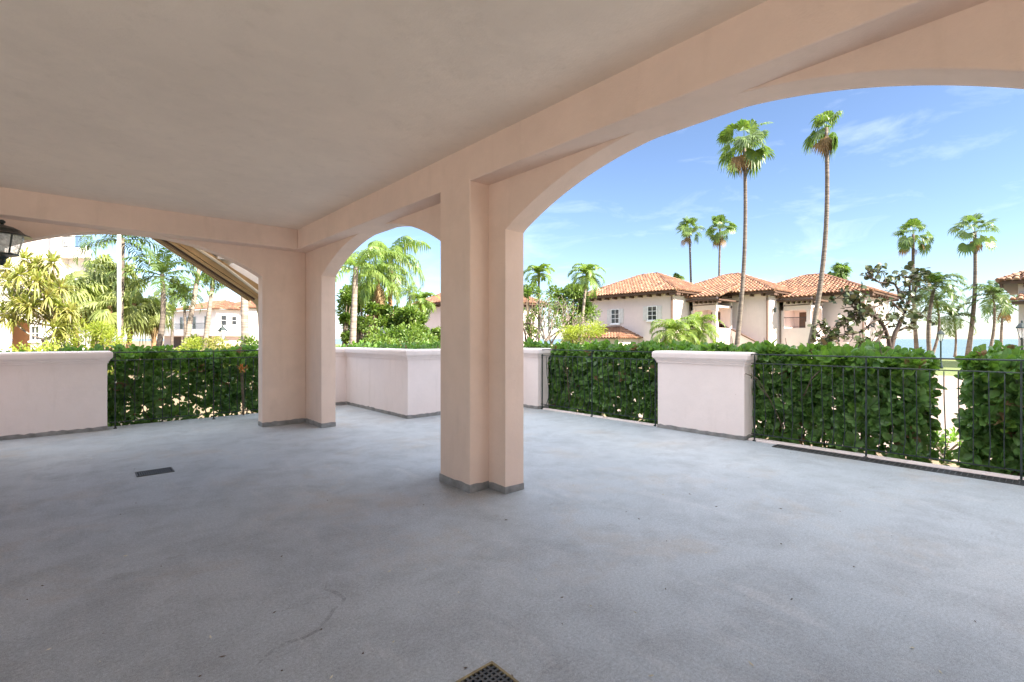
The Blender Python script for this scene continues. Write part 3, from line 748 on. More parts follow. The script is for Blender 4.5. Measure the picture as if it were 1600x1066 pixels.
feather_palm('queen_palm', 'queen palm with a leaning pale trunk crossing the far house doors', 316, 392, 26, ub=284, r=.14, L=1.7, nf=14, hi=70, lo=-40, ll=.5, w=.07, sag=2.2, hang=1.1, mat='feather', bark='bark_pale', group='leaning queen palms through the left arch', n=24)
feather_palm('queen_palm', 'queen palm with drooping sunlit fronds before the far house corner', 335, 420, 27, ub=316, r=.14, L=1.5, nf=14, hi=75, lo=-50, ll=.5, w=.07, sag=2.4, hang=1.1, mat='feather', bark='bark_pale', group='leaning queen palms through the left arch', n=24)
feather_palm('queen_palm', 'straight grey trunked palm next to the corner column', 380, 345, 20, ub=384, r=.17, L=1.5, nf=14, hi=60, lo=-50, ll=.5, sag=2, hang=1.2, mat='feather', bark='bark_pale', group='leaning queen palms through the left arch')

def limbs(mb, p, d, L, r, depth, tips, spread=.7, upb=.15, n=4, wig=.18, kids=(2, 3)):
    pts = [Vector(p)]; d = Vector(d).normalized()
    for i in range(n):
        d = (d + rv() * wig + Vector((0, 0, upb * .3))).normalized(); pts.append(pts[-1] + d * L / n)
    mb.tube(pts, [r * (1 - .35 * i / n) for i in range(n + 1)], 6, False)
    tips.append((pts[-1], d))
    if depth <= 0: return
    for k in range(rnd.randint(*kids)):
        dd = (d + rv() * spread + Vector((0, 0, upb))).normalized()
        limbs(mb, pts[-1] if k < 2 else pts[-2], dd, L * rnd.uniform(.6, .85), r * .62, depth - 1, tips, spread, upb, n, wig, kids)

def strap_tree():
    Y = 15; x, y = W(52, Y); t = thing('screw_pine_tree', 'spreading tree of yellow-green strap leaf tufts before the white building', 'tree', (x, y, GZ))
    m = MB(); tips = []
    limbs(m, (0, 0, 0), (.1, -.1, 1), 1.3, .09, 1, tips, .5, .2)
    heads = []
    for (u, v, dy) in [(20, 470, 0), (45, 452, .3), (75, 462, -.2), (60, 415, .2), (30, 430, -.3), (92, 480, .1), (100, 500, .3), (15, 440, .4), (48, 480, -.4), (80, 440, .5), (5, 490, 0), (70, 492, .4), (-15, 455, 0), (-10, 420, .3), (38, 405, .2), (88, 512, -.2), (58, 440, -.5), (110, 488, .2), (82, 410, .3), (28, 460, .6), (64, 468, .2), (40, 492, .3), (22, 500, -.2), (95, 450, .4), (66, 430, .3), (12, 420, .5), (52, 420, .6), (105, 512, .4), (35, 475, -.3)]:
        hx, hy = W(u, Y + dy); heads.append(Vector((hx - x, hy - y, Zv(v, Y + dy) - GZ)))
    for h in heads:
        b = min((q for q, _ in tips), key=lambda q: (q - h).length); mid = b.lerp(h, .5) + Vector((0, 0, -.12)); m.tube([b, mid, h - Vector((0, 0, .1))], [.032, .024, .018], 6, False)
    m.build('trunk', M['bark_pale'], t, True)
    m = MB()
    for h in heads:
        for k in range(85):
            el = R(rnd.uniform(-60, 85)); az = rnd.uniform(0, 6.28); L = rnd.uniform(.35, .62)
            d = Vector((math.cos(az) * math.cos(el), math.sin(az) * math.cos(el), math.sin(el))); s = d.cross(Vector((0, 0, 1)))
            if s.length < .05: continue
            s = s.normalized() * .022; a = h + d * .05; b = h + d * L * .6; c = h + d * L - Vector((0, 0, L * .28))
            m.add([a - s, a + s, b + s, c, b - s], [(0, 1, 2, 4), (4, 2, 3)])
    m.build('crown', M['strap'], t)
strap_tree()

def leafy(name, label, cat, u, Y, vtop, wpx, n, L, w, mat, group=None, trunk=True, clumps=9, vbot=None, dens=1.0, lim=None, bark='stem', aspect=1.0):
    """bush or broad-leaved tree: limbs plus leaves gathered in clumps"""
    x, y = W(u, Y); H = Zv(vtop, Y) - GZ; rad = wpx / 2 * Y / F; zb = (Zv(vbot, Y) - GZ) if vbot else .15
    t = thing(name, label, cat, (x, y, GZ), 0, group)
    m = MB(); cl = []
    for k in range(clumps):
        a = rnd.uniform(0, 6.28); rr = rad * math.sqrt(rnd.random()) * .8; z = zb + (H - zb) * rnd.random() ** .8
        z = min(z, H - .25 * rad * (rr / rad) ** 2 * 2)
        cl.append((Vector((rr * math.cos(a), rr * math.sin(a) * aspect, z)), rnd.uniform(.24, .45) * min(rad, (H - zb) * .8)))
    for c, r in cl:
        m.tube([Vector((rnd.gauss(0, .05), rnd.gauss(0, .05), 0)), Vector((c.x * .4, c.y * .4, c.z * .55)), c], [.02 + .018 * H, .012 + .01 * H, .008], 5, False)
    m.build('stems' if cat in ('shrub', 'bush') else 'trunk', M[bark], t, True)
    m = MB()
    for k in range(n):
        c, r = rnd.choice(cl); d = rv(); q = r * (rnd.random() ** .45); p = c + Vector((d.x, d.y, d.z * .8)) * q
        if p.z < .05: continue
        dd = (d + rv() * .8 + Vector((0, 0, .2))); leaf(m, p, dd, Vector((0, 0, 1)) + rv() * .7, L * rnd.uniform(.6, 1.2), w * rnd.uniform(.7, 1.2))
    m.build('crown' if cat == 'tree' else 'foliage', M[mat], t)
    return t
G1 = 'leafy trees and bushes through the small arch'
leafy('broadleaf_tree', 'dense green tree behind the pale queen palm trunk', 'tree', 566, 27, 452, 80, 6500, .22, .12, 'bush', G1, clumps=26)
leafy('broadleaf_tree', 'round sunlit green tree right of the lantern post in the small arch', 'tree', 644, 22.5, 482, 74, 5600, .20, .11, 'bush', G1, clumps=22)
leafy('broadleaf_tree', 'green tree behind the lantern post between two queen palms', 'tree', 604, 22.5, 468, 60, 5200, .20, .11, 'bush', G1, clumps=18)
leafy('bush', 'green tree crown at the left jamb of the small arch', 'bush', 535, 22, 462, 34, 3600, .18, .10, 'bush', G1, clumps=10)
leafy('bush', 'low bright bush below the far tiled house', 'bush', 684, 24, 512, 50, 2200, .14, .08, 'bush', G1, clumps=10)
leafy('bush', 'low sunlit bush in the bed between lantern post and slim palm', 'bush', 622, 19, 517, 126, 6000, .14, .08, 'bush', G1, clumps=34)
G2 = 'sunlit shrubs below the white building'
leafy('shrub', 'yellow-green shrub mound under the pale fan palms', 'shrub', 138, 16, 511, 100, 3600, .16, .03, 'lime', G2, clumps=18)
leafy('shrub', 'yellow shrub at the foot of the leaning palm trunks', 'shrub', 298, 22, 525, 70, 2200, .15, .05, 'lime', G2, clumps=14)
leafy('shrub', 'pale dry shrub around the far lantern post', 'shrub', 348, 24, 527, 60, 2200, .15, .05, 'strap', G2, clumps=14)
leafy('shrub', 'green shrub between corner column and the far lantern post', 'shrub', 386, 20, 535, 60, 2000, .14, .08, 'bush', G2, clumps=12)
leafy('shrub', 'bright yellow ground shrub peeping over the long low wall', 'shrub', 40, 13, 541, 120, 3200, .10, .05, 'lime', G2, clumps=22)
G3 = 'garden trees left of the first house'
leafy('broadleaf_tree', 'olive green bushy tree beside the first house wall', 'tree', 893, 37, 447, 75, 5200, .24, .12, 'bush', G3, clumps=22, vbot=510)
leafy('shrub', 'rounded yellow-green shrub in front of the small porch roof', 'shrub', 903, 24, 502, 80, 4200, .13, .06, 'lime', G3, clumps=20)
leafy('broadleaf_tree', 'sparse yellowish tree by the pillar edge left of the bare branches', 'tree', 826, 33, 445, 40, 1500, .2, .1, 'bush', G3, clumps=14)
def bare_tree():
    Y = 30; x, y = W(853, Y); t = thing('bare_tree', 'many-branched nearly leafless tree left of the first house', 'tree', (x, y, GZ), 0, G3)
    m = MB(); tips = []
    for d in ((-.5, .5, 1), (.5, -.45, 1), (.1, -.1, 1.2), (-.25, .05, 1), (.3, .1, .9)):
        limbs(m, (rnd.gauss(0, .1), rnd.gauss(0, .1), 0), d, 1.5, .10, 4, tips, .75, .22, 4, .22)
    m.build('trunk', M['bark_pale'], t, True)
    m = MB()
    for p, d in tips:
        for k in range(3): leaf(m, p + rv() * .25, rv(), Vector((0, 0, 1)), .16, .09)
    m.build('crown', M['bush'], t)
bare_tree()

def sea_grape():
    Y = 13.5; x, y = W(1392, Y); t = thing('sea_grape_tree', 'dark sprawling sea grape tree with round leaves above the hedge', 'tree', (x, y, GZ))
    def P(u, v, dy=0):
        a, b = W(u, Y + dy); return Vector((a - x, b - y, Zv(v, Y + dy) - GZ))
    m = MB(); tips = []
    main = [[P(1388, 560), P(1398, 520, .1), P(1412, 490, .2), P(1428, 462, .3)], [P(1394, 556), P(1384, 515, -.1), P(1372, 498, -.2), P(1352, 488, -.3), P(1320, 500, -.4)],
            [P(1412, 490, .2), P(1390, 470, 0), P(1358, 482, -.3), P(1335, 492, -.4)], [P(1424, 470, .3), P(1420, 440, .2), P(1410, 432, .1)],
            [P(1410, 470, .2), P(1398, 444, .1), P(1375, 441, 0), P(1352, 428, -.1)], [P(1352, 488, -.3), P(1332, 478, -.4), P(1328, 462, -.4)],
            [P(1372, 498, -.2), P(1345, 520, -.4), P(1310, 525, -.5), P(1282, 528, -.5)], [P(1335, 492, -.4), P(1310, 512, -.4), P(1285, 516, -.5), P(1270, 530, -.5)],
            [P(1398, 520, .1), P(1425, 505, .3), P(1436, 490, .4)], [P(1384, 515, -.1), P(1370, 535, -.3), P(1340, 540, -.4)], [P(1428, 462, .3), P(1436, 440, .3), P(1430, 425, .3)], [P(1358, 482, -.3), P(1338, 470, -.3), P(1322, 455, -.3)]]
    spots = []
    for i, pl in enumerate(main):
        pts = []
        for a, b in zip(pl[:-1], pl[1:]):
            for f in (0, .33, .66): pts.append(a.lerp(b, f) + rv() * .025)
        pts.append(pl[-1]); r0 = .065 if i == 0 else (.05 if i == 1 else .024)
        m.tube(pts, [r0 * (1 - .75 * k / len(pts)) + .008 for k in range(len(pts))], 7, False)
        for k, p in enumerate(pts):
            if k > (2 if i > 1 else 5): spots.append(p)
            if k > 1:
                for j in range(2):
                    d = (rv() + Vector((0, 0, .2))).normalized(); e = p + d * rnd.uniform(.15, .42); m.tube([p, p.lerp(e, .5) + rv() * .03, e], [.014, .010, .006], 4, False)
                    if k > 3 or i > 1: spots.append(e)
    m.build('trunk', M['bark_dark'], t, True)
    m = MB()
    for p in spots:
        if rnd.random() < .16: continue
        for k in range(rnd.randint(3, 6)):
            c = p + rv() * rnd.uniform(.02, .15); nrm = (rv() + Vector((-.3, -.3, .6))).normalized(); a = nrm.orthogonal().normalized(); b = nrm.cross(a); r = rnd.uniform(.04, .085)
            ring = [c + (a * math.cos(q * math.pi / 4) + b * math.sin(q * math.pi / 4) * .95) * r + nrm * r * .16 * abs(math.cos(q * math.pi / 4)) for q in range(8)]
            m.add([c] + ring, [(0, 1 + q, 1 + (q + 1) % 8) for q in range(8)])
    m.build('crown', M['grape'], t)
sea_grape()

# ------------------------------------------------------------------ houses
def tiles(mb, A, B, C, D, sp=.30, row=.42):
    """barrel tiles on the roof slope with eave A-B and upper edge D-C"""
    A, B, C, D = map(Vector, (A, B, C, D)); ex = (B - A); w = ex.length; ex.normalize()
    upv = (D - A) - ex * (D - A).dot(ex); b1 = upv.length; upv.normalize(); n = ex.cross(upv).normalized()
    if n.z < 0: n = -n
    ad = (D - A).dot(ex); ac = (C - A).dot(ex)
    mb.add([A, B, C, D] if (C - D).length > .01 else [A, B, C], [(0, 1, 2, 3)] if (C - D).length > .01 else [(0, 1, 2)])
    nc = int(w / sp)
    for i in range(nc):
        a = (i + .5) * w / nc
        top = b1 * min(1, a / ad if ad > .01 else 1, (w - a) / (w - ac) if w - ac > .01 else 1)
        b = -.06; jit = rnd.uniform(-.012, .012)
        while b < top - .05:
            e = min(b + row, top); r = sp * .40; rings = []
            for bb, lift, rr in ((b, .045, r * 1.08), (e + .03, .01, r * .92)):
                o = A + ex * (a + jit) + upv * bb + n * lift
                rings.append([o + ex * rr * math.cos(q * math.pi / 5) + n * rr * math.sin(q * math.pi / 5) * 1.05 for q in range(6)])
            vs = rings[0] + rings[1]
            mb.add(vs, [(q, q + 1, q + 7, q + 6) for q in range(5)] + [(5, 4, 3, 2, 1, 0)]); b += row

def ridge(mb, p, q, r=.13, row=.42):
    p, q = Vector(p), Vector(q); L = (q - p).length; k = int(L / row); d = (q - p).normalized()
    for i in range(k):
        a = p + d * L * i / k; b = p + d * (L * (i + 1) / k + .04); mb.tube([a + Vector((0, 0, .05)), b + Vector((0, 0, .02))], [r * 1.1, r * .92], 7)

def window(parent, x, y, z, w, h, ax, shutters=True, bars=(2, 3), pane='glass', frame='trimwhite'):
    """window on a wall plane; ax = ('x', -1) means the wall faces -x"""
    a, sg = ax
    def bx(m, t0, t1, n0, n1, z0, z1):
        n0, n1 = sorted((sg * n0, sg * n1))
        if a == 'x': m.box(x + n0, x + n1, y + t0, y + t1, z + z0, z + z1)
        else: m.box(x + t0, x + t1, y + n0, y + n1, z + z0, z + z1)
    m = MB(); e = .07
    bx(m, -w / 2 - e, w / 2 + e, .003, .07, -h / 2 - e, -h / 2); bx(m, -w / 2 - e, w / 2 + e, .003, .07, h / 2, h / 2 + e)
    bx(m, -w / 2 - e, -w / 2, .003, .07, -h / 2, h / 2); bx(m, w / 2, w / 2 + e, .003, .07, -h / 2, h / 2)
    for i in range(1, bars[0]): t = -w / 2 + w * i / bars[0]; bx(m, t - .02, t + .02, .02, .05, -h / 2, h / 2)
    for i in range(1, bars[1]): t = -h / 2 + h * i / bars[1]; bx(m, -w / 2, w / 2, .021, .049, t - .02, t + .02)
    f = m.build('window', M[frame], parent)
    m = MB(); bx(m, -w / 2, w / 2, .002, .015, -h / 2, h / 2); m.build('pane', M[pane], f)
    m = MB(); bx(m, -w / 2 - .16, w / 2 + .16, .003, .12, -h / 2 - .17, -h / 2 - .071); m.build('sill', M['trimwhite'], f)
    if shutters:
        for sd in (-1, 1):
            m = MB(); c0 = sd * (w / 2 + e + .22); bx(m, c0 - .2, c0 + .2, .003, .05, -h / 2 - .05, h / 2 + .05)
            for k in range(10): q = -h / 2 + h * (k + .5) / 10; bx(m, c0 - .15, c0 + .15, .05, .065, q - .03, q + .02)
            m.build('shutter', M['shutter'], f)

def villa(label, x0, y0, dx, dy, zeave=5.25, zapex=7.35, ov=.75, wins=(), porch=None, stairw=None, smallroof=False, pipe=True, mat='villa', grp='tiled villas in a staggered row'):
    """block with front x=x0 (facing -x) and right side y=y0 (facing -y)"""
    t = thing('tiled_villa', label, 'house', (x0, y0, GZ), 0, grp)
    def B(*a): m = MB(); m.box(*a); return m
    zc = zeave - GZ; za = zapex - GZ
    B(0, dx, 0, dy, 0, zc).build('wall', M[mat], t, bevel=.02)
    # hip roof
    cx, cy = dx / 2, dy / 2; e = zc - .10; m = MB()
    c = [(-ov, -ov, e), (dx + ov, -ov, e), (dx + ov, dy + ov, e), (-ov, dy + ov, e)]; rl = max(0, (dy - dx) / 2)
    r0, r1 = (cx, cy - rl, za), (cx, cy + rl, za)
    tiles(m, c[3], c[0], r0, r1); tiles(m, c[0], c[1], r0, r0); tiles(m, c[1], c[2], r1, r0); tiles(m, c[2], c[3], r1, r1)
    for a, b in ((c[0], r0), (c[1], r0), (c[2], r1), (c[3], r1)): ridge(m, a, b)
    if rl > .2: ridge(m, r0, r1)
    rf = m.build('roof', M['tile'], t)
    m = MB(); ring = lambda d, z: [(-d, -d, z), (dx + d, -d, z), (dx + d, dy + d, z), (-d, dy + d, z)]
    m.rings([ring(ov - .04, e - .17), ring(ov - .02, e - .02)])
    k = int((dy + 2 * ov) / .9)
    for i in range(k + 1):
        yy = -ov + .1 + (dy + 2 * ov - .3) * i / k; m.box(-ov + .12, -.002, yy, yy + .12, e - .36, e - .171)
    k = int((dx + 2 * ov) / .9)
    for i in range(k + 1):
        xx = -ov + .1 + (dx + 2 * ov - .3) * i / k; m.box(xx, xx + .12, -ov + .12, -.002, e - .36, e - .171)
    m.build('eaves', M['timber'], t)
    for (yy, z, w, h, sh) in wins: window(t, 0, yy, z - GZ, w, h, ('x', -1), sh)
    if pipe:
        m = MB(); m.tube([(-.10, .12, 0), (-.10, .12, e - .5), (-.4, -.05, e - .2), (-.6, -.2, e - .05)], .05, 6); m.build('downpipe', M['pipe'], t)
    if porch:
        px0, py0, py1 = porch; px0 -= x0; py0 -= y0; py1 -= y0     # recessed porch between this block and the next one on its right
        zt = 3.95 - GZ; zf = 2.15 - GZ
        m = MB(); m.box(px0, px0 + 5, py0, py1, 0, zf); m.box(px0, px0 + .3, py0, py1, zt - .32, zt + .75); m.box(px0 + 2.6, px0 + 2.9, py0, py1, zf, zt + .6); m.box(px0, px0 + 3, py1 - .3, py1 - .002, zf, zt + .6); m.box(px0 + .3, px0 + 3, py0, py1, zt - .1, zt + .1); m.build('porch', M[mat], t)
        m = MB(); m.box(px0 + .02, px0 + .34, py0 + .05, py0 + .37, zf, zt - .28); m.box(px0 - .03, px0 + .39, py0, py0 + .42, zt - .42, zt - .30); m.box(px0 - .03, px0 + .39, py0, py0 + .42, zf + .0, zf + .5); m.build('porch_pillar', M[mat], t, bevel=.02)
        m = MB(); tiles(m, (px0 - .7, py1 + .3, zt + .72), (px0 - .7, py0 - .55, zt + .72), (px0 + 3, py0 - .55, zt + 1.75), (px0 + 3, py1 + .3, zt + 1.75)); ridge(m, (px0 - .7, py0 - .5, zt + .75), (px0 + 3, py0 - .5, zt + 1.78), .15)
        m.build('porch_roof', M['tile'], t)
        m = MB(); m.box(px0 - .6, px0 + 3, py0 - .5, py1, zt + .40, zt + .52)
        for i in range(6): yy = py0 - .4 + (py1 - py0) * i / 6; m.box(px0 - .58, px0 - .001, yy, yy + .11, zt + .22, zt + .399)
        m.tube([(px0 - .04, py1 - .1, 0), (px0 - .04, py1 - .1, zt + .05), (px0 - .04, py0 + .1, zt + .12)], .04, 5); m.build('porch_eaves', M['timber'], t)
        m = MB()
        m.box(px0 + .12, px0 + .16, py0 + .37, py1 - .3, zf + .86, zf + .91); m.box(px0 + .12, px0 + .16, py0 + .37, py1 - .3, zf + .06, zf + .1); k = int((py1 - py0) / .13)
        for i in range(k): yy = py0 + .4 + (py1 - py0 - .75) * i / k; m.box(px0 + .13, px0 + .15, yy, yy + .02, zf + .1, zf + .86)
        m.build('porch_railing', M['iron'], t)
        m = MB(); m.box(px0 + 2.56, px0 + 2.6, py0 + .9, py0 + 1.7, zf, zf + 1.4); m.build('porch_door', M['timber'], t)
    if stairw:
        m = MB(); xs = stairw[0] - x0; ya, za_, yb, zb = stairw[1] - y0, stairw[2] - GZ, stairw[3] - y0, stairw[4] - GZ
        pr = [(ya, 0), (yb, 0), (yb, zb), (ya, za_)]; m.rings([[(xs, a, z) for a, z in pr], [(xs + .25, a, z) for a, z in pr]])
        m.box(xs - .1, xs + .35, ya - .3, ya + .2, 0, za_ + .35); m.build('stair_wall', M[mat], t)
        m = MB(); pr = [(ya, za_ + .01), (yb, zb + .01), (yb, zb + .09), (ya, za_ + .09)]; m.rings([[(xs - .04, a, z) for a, z in pr], [(xs + .29, a, z) for a, z in pr]]); m.build('stair_coping', M['timber'], t)
    if smallroof:
        m = MB(); a, b_ = smallroof; z0, z1 = 1.28 - GZ, 2.25 - GZ
        tiles(m, (-3.4, b_, z0), (-3.4, a, z0), (-.02, a + 2.2, z1), (-.02, b_ - .3, z1)); tiles(m, (-3.4, a, z0), (-.02, a, z0), (-.02, a + 2.2, z1), (-.02, a + 2.2, z1)); ridge(m, (-3.4, a, z0), (-.02, a + 2.2, z1)); m.build('lower_roof', M['tile'], t)
        m = MB(); m.box(-3.0, -.002, a + .4, b_, 0, z0 - .02); m.build('lower_wall', M[mat], t)
        m = MB(); m.box(-2.0, -1.4, b_ - 1.6, b_ - 1.0, z0 + .3, z1 + .25); m.lathe([(.3, 0), (.32, .08), (.2, .12)], 8, (-1.7, b_ - 1.3, z1 + .25)); m.build('chimney', M['villa'], t)
    return t
villa('first tiled villa, with a white shuttered window and a lower tiled roof', 36.5, 21.0, 7.6, 9.4, wins=[(5.75, Zv(494, 43.5), .8, 1.2, True), (1.95, Zv(489, 40.8), .8, 1.1, True)], smallroof=(2.9, 8.4), porch=(39.0, 18.6, 20.95), zapex=7.25)
villa('second tiled villa, plain fronted, behind the tallest fan palm', 42.6, 15.9, 8.6, 9.8, porch=(44.75, 13.45, 15.85), stairw=(41.6, 15.9, .6, 19.6, 2.55))
villa('third tiled villa, half covered by the sea grape tree', 48.8, 10.7, 8.6, 10.2, stairw=(47.4, 11.9, .6, 15.0, 2.3))
# wall plaque with a lamp on the sunlit side of the second villa
t = thing('wall_lamp', 'small dark lamp on the sunlit side wall of the second villa', 'lamp', (43.3, 15.9, 3.45), 0)
m = MB(); m.box(-.14, .14, -.06, -.004, -.1, .45); m.build('back_plate', M['shutter'], t)
m = MB(); m.lathe([(.05, -.02), (.1, .05), (.11, .3), (.13, .31), (.02, .42)], 8, (0, -.2, 0)); m.build('lamp_body', M['iron'], t)
# far villa beside the pillar and the corner of the right villa
x, y = W(655, 55); villa('far tiled villa with one tiny window, beside the central pillar', x, y - 10, 9, 10, zeave=5.1, zapex=7.6, wins=[(8.2, Zv(491, 54), .6, .8, False)], grp='far tiled villas', pipe=False)
x, y = W(622, 86); villa('tiny distant tiled villa behind the green trees in the small arch', x - 4, y - 6, 8, 8, zeave=5.2, zapex=6.6, grp='far tiled villas', pipe=False)
x, y = W(1591, 28); villa('pale villa with a wide tiled eave beyond the seaside palms and black lamp post', x, y - 9, 9, 9, zeave=4.65, zapex=6.9, ov=.8, grp='right edge villa')
bx = thing('villa_bay', 'lower white bay with its own tiled eave, attached before the pale villa by the sea', 'house', (x - .8, y - 5, GZ)); 
m = MB(); m.box(0, 1.6, -3, 4.5, 0, 3.6); m.build('wall', M['white'], bx)
m = MB(); tiles(m, (-.9, 5.3, 3.75), (-.9, -3, 3.75), (.75, -3, 4.5), (.75, 4.2, 4.5)); m.build('roof', M['tile'], bx)
m = MB(); m.box(-.85, .7, -3, 5.2, 3.601, 3.72); m.build('eaves', M['timber'], bx)

# far house seen through the left arch
def far_house():
    Y = 84; x, y = W(338, Y); t = thing('terrace_house', 'far white house with tiled roof, dark doors and a garage storey, through the left arch', 'house', (x, y, GZ), -TH + R(58))
    # local x runs right along the sunlit side, local y runs back along the door side
    h = lambda v: Zv(v, Y) - GZ
    zb, ze, zr = h(514), h(483), h(474)
    m = MB(); m.box(0, 6, 0, 15, zb, ze); m.box(4.4, 14, -1.2, 10, 0, ze + .35); m.build('wall', M['white'], t)
    m = MB(); m.box(-1.5, 4.39, -1.19, 20, zb - 1.2, zb - .002); m.build('terrace_slab', M['white'], t)
    m = MB(); m.box(0, 4.38, 0, 19, 0, zb - 1.201); m.build('garage_wall', M['villa'], t)
    m = MB()
    for k in range(4): m.box(-.04, -.003, 1.5 + k * 3.6, 4.3 + k * 3.6, 0, 2.0)
    m.build('garage_door', M['timber'], t)
    m = MB(); tiles(m, (-1, 16, ze), (-1, -1, ze), (4, 5, zr + .9), (4, 10, zr + .9), .4, .6); tiles(m, (-1, -1, ze), (9, -1, ze), (4, 5, zr + .9), (4, 5, zr + .9), .4, .6)
    tiles(m, (3.8, 10.8, ze + .4), (3.8, -2, ze + .4), (9, 4, zr + 1.4), (9, 5, zr + 1.4), .4, .6); tiles(m, (3.8, -2, ze + .4), (15, -2, ze + .4), (10, 4, zr + 1.4), (9, 4, zr + 1.4), .4, .6); m.build('roof', M['tile'], t)
    for yy in (12.1, 9.7, 7.4): window(t, 0, yy, zb + 1.15, 1.15, 2.2, ('x', -1), False, (1, 1))
    window(t, 0, 3.45, zb + 1.15, .9, 2.2, ('x', -1), False, (1, 1))
    window(t, 1.2, 0, zb + 1.5, .9, 1.7, ('y', -1), False, (1, 2)); window(t, 3.0, 0, zb + 1.5, .8, 1.4, ('y', -1), False, (1, 2))
    m = MB(); m.box(-1.45, -1.40, -1.1, 18, zb + .95, zb + 1.02)
    for k in range(60): m.box(-1.44, -1.41, -1.2 + k * .29, -1.17 + k * .29, zb, zb + .95)
    m.build('balcony_railing', M['iron'], t)
far_house()

# white building at the left edge (local x = picture right, local y = away)
def left_building():
    Y = 32; k = Y / F; x, y = W(75, Y); t = thing('white_building', 'tall white building with a roof balcony and an arched entry behind the fan palms', 'building', (x, y, GZ), -TH)
    U = lambda u: (u - 75) * k
    h = lambda v: Zv(v, Y) - GZ
    m = MB(); arched_wall(m, 'x', U(-240), U(92), [(U(6), U(48))], 0, .5, h(500) + .9, h(512), h(497), 99); m.box(U(-240), U(92), 0.002, 1.2, h(500) + .901, h(330)); m.build('wall', M['white'], t)
    m = MB(); m.box(U(-20), U(90), 1.6, 1.9, 0, h(500) + .8); m.box(U(50), U(92), .501, 1.6, 0, h(500) + .8); m.build('entry_wall', M['orange'], t)
    m = MB(); m.box(U(89), U(102), -.4, .6, h(440), h(330)); m.build('pillar', M['white'], t)
    m = MB()
    for x1, y0_, z0, z1 in ((U(146), .2, 0, h(404)), (U(150), -.4, h(403.9), h(389))):
        pp = [(U(92.2), y0_), (x1, y0_), (x1 - 7, 8), (U(92.2) - 7, 8)]; m.rings([[(a, b, z) for a, b in pp] for z in (z0, z1)])
    m.build('terrace_wall', M['white'], t)
    m = MB(); z = h(389)
    m.box(U(104), U(148), -.3, -.26, z + .72, z + .77); m.box(U(104), U(148), -.3, -.26, z + .06, z + .1)
    for i in range(22): a = U(104) + (U(148) - U(104)) * i / 21; m.box(a, a + .025, -.29, -.27, z, z + .72)
    m.build('roof_railing', M['iron'], t)
    m = MB(); m.box(U(118), U(150), -.5, .199, h(500), h(492)); m.build('balcony_slab', M['white'], t)
    m = MB(); z = h(492); m.box(U(120), U(149), -.45, -.41, z + .45, z + .52)
    for i in range(26): a = U(120) + (U(149) - U(120)) * i / 26; m.box(a, a + .03, -.44, -.42, z, z + .45)
    m.build('balcony_railing', M['iron'], t)
    window(t, U(56), 0, h(521), .5, .85, ('y', -1), False, (2, 2)); window(t, U(84), 0, h(418), .3, 1.1, ('y', -1), False, (1, 2), 'glass', 'pipe'); window(t, U(56), 0, h(468), .7, 1.1, ('y', -1), False, (2, 3))
    window(t, U(130), .2, h(470), .9, 1.6, ('y', -1), False, (2, 3)); window(t, U(20), 0, h(440), .8, 1.2, ('y', -1), False, (2, 3))
    m = MB(); m.box(U(-244), U(93), -.15, .002, h(487), h(484)); m.build('string_course', M['trimwhite'], t)
    # a porch table and chair backs on the roof terrace
    return t
left_building()
x, y = W(186, 17); t = thing('white_pole', 'slender white pole standing among the pale fan palms', 'pole', (x, y, GZ))
m = MB(); m.tube([(0, 0, 0), (0, 0, 8)], [.065, .05], 12); m.build('shaft', M['trimwhite'], t, True); m = MB(); m.lathe([(.12, 0), (.12, .1), (.07, .2)], 12); m.build('base', M['trimwhite'], t)
m = MB(); m.lathe([(.05, 8.0), (.09, 8.05), (.09, 8.12), (.03, 8.2)], 12); m.build('finial', M['trimwhite'], t)

def street_lamp(label, u, Y, vtop, s=1.0):
    x, y = W(u, Y); H = Zv(vtop, Y) - GZ; t = thing('street_lamp', label, 'street lamp', (x, y, GZ), 0, 'lantern posts in the garden')
    m = MB(); m.lathe([(.11 * s, 0), (.11 * s, .1), (.06 * s, .3), (.042 * s, .45), (.036 * s, H - .75 * s), (.06 * s, H - .72 * s), (.03 * s, H - .68 * s)], 10); m.build('post', M['iron'], t, True)
    m = MB(); m.lathe([(.07 * s, H - .66 * s), (.15 * s, H - .3 * s)], 6); m.build('lamp_glass', M['lampglass'], t)
    m = MB(); m.lathe([(.2 * s, H - .31 * s), (.19 * s, H - .27 * s), (.1 * s, H - .14 * s), (.03 * s, H - .1 * s), (.035 * s, H - .05 * s), (.005, H)], 6); m.lathe([(.03, H - .7 * s), (.08 * s, H - .665 * s)], 6)
    for k in range(6):
        a = 2 * math.pi * k / 6; m.tube([(.075 * s * math.cos(a), .075 * s * math.sin(a), H - .66 * s), (.155 * s * math.cos(a), .155 * s * math.sin(a), H - .3 * s)], .009 * s, 4)
    m.build('hood', M['iron'], t)
street_lamp('slim black lamp post standing in the sea gap', 1470, 27, 514)
street_lamp('black lamp post half cut off, standing before the pale villa by the sea', 1597, 20, 500, 1.1)
street_lamp('dark lantern post among the green trees in the small arch', 597, 20, 510, 1.0)
street_lamp('lantern post in front of the far white house', 348, 26, 507, 1.2)

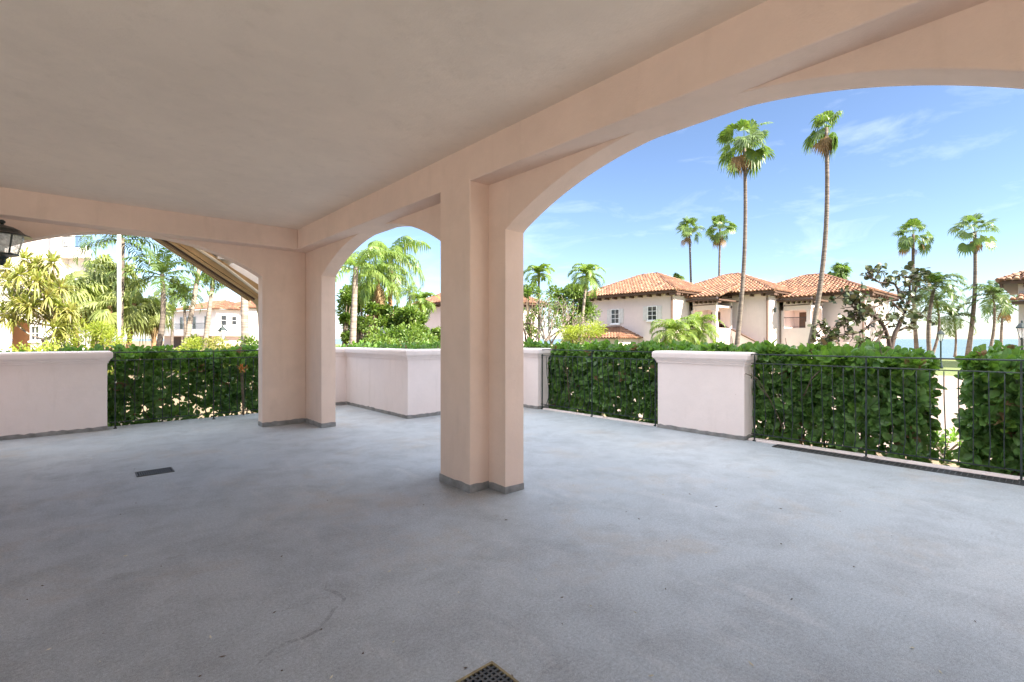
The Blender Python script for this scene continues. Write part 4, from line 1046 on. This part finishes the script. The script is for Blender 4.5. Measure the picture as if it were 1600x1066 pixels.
# ------------------------------------------------------------------ light, sky, camera
SUN_EL = R(36); sd = Vector((.25, -.97, 0)).normalized(); sd = Vector((sd.x * math.cos(SUN_EL), sd.y * math.cos(SUN_EL), math.sin(SUN_EL)))
L = bpy.data.lights.new('sun', 'SUN'); L.energy = 3.8; L.angle = R(.5); L.color = (1, .90, .76)
so = bpy.data.objects.new('sun', L); COL.objects.link(so); so.rotation_euler = sd.to_track_quat('Z', 'Y').to_euler(); so.location = (0, 0, 40)
w = bpy.data.worlds.new('World'); S.world = w; w.use_nodes = True; nt = w.node_tree; bg = nt.nodes['Background']
sky = nt.nodes.new('ShaderNodeTexSky'); sky.sky_type = 'NISHITA'; sky.sun_disc = False; sky.sun_elevation = SUN_EL; sky.sun_rotation = math.atan2(sd.x, sd.y)
sky.air_density = .85; sky.dust_density = .2; sky.ozone_density = 3.0
# faint high cirrus
tc = nt.nodes.new('ShaderNodeTexCoord'); mp = nt.nodes.new('ShaderNodeMapping'); mp.inputs['Scale'].default_value = (1.2, 3.0, 9.0); mp.inputs['Rotation'].default_value = (.2, .1, .6)
nt.links.new(tc.outputs['Generated'], mp.inputs['Vector'])
cz = ramp(nt, noise(nt, 2.2, 9, .62, mp.outputs['Vector'], .5), [(.54, 0), (.84, .13)])
mxc = mix(nt, cz, mix(nt, 1.0, sky.outputs['Color'], (1.02, .97, .975), 'MULTIPLY'), (12, 12.3, 12.6))
# broken bright cloud added high overhead, out of view, to light the terrace
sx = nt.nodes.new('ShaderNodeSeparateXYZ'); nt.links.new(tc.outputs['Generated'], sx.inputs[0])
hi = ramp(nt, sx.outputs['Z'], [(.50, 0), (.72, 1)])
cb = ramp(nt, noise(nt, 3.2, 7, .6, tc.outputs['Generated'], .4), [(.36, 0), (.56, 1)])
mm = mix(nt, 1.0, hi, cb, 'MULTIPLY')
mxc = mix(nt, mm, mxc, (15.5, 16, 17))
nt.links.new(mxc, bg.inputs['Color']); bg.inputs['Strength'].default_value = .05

cam = bpy.data.cameras.new('camera'); co = bpy.data.objects.new('camera', cam); COL.objects.link(co)
cam.sensor_width = 36; cam.lens = F / 1600 * 36; cam.shift_y = -(533 - V0) / 1600; cam.clip_start = .05; cam.clip_end = 20000
co.location = (0, 0, CZ); co.rotation_euler = (math.pi / 2, 0, -TH)
S.camera = co
S.view_settings.view_transform = 'Standard'; S.view_settings.look = 'None'; S.view_settings.gamma = 1; S.view_settings.exposure = 2.48
S.cycles.diffuse_bounces = 8; S.cycles.max_bounces = 14; S.cycles.transparent_max_bounces = 8
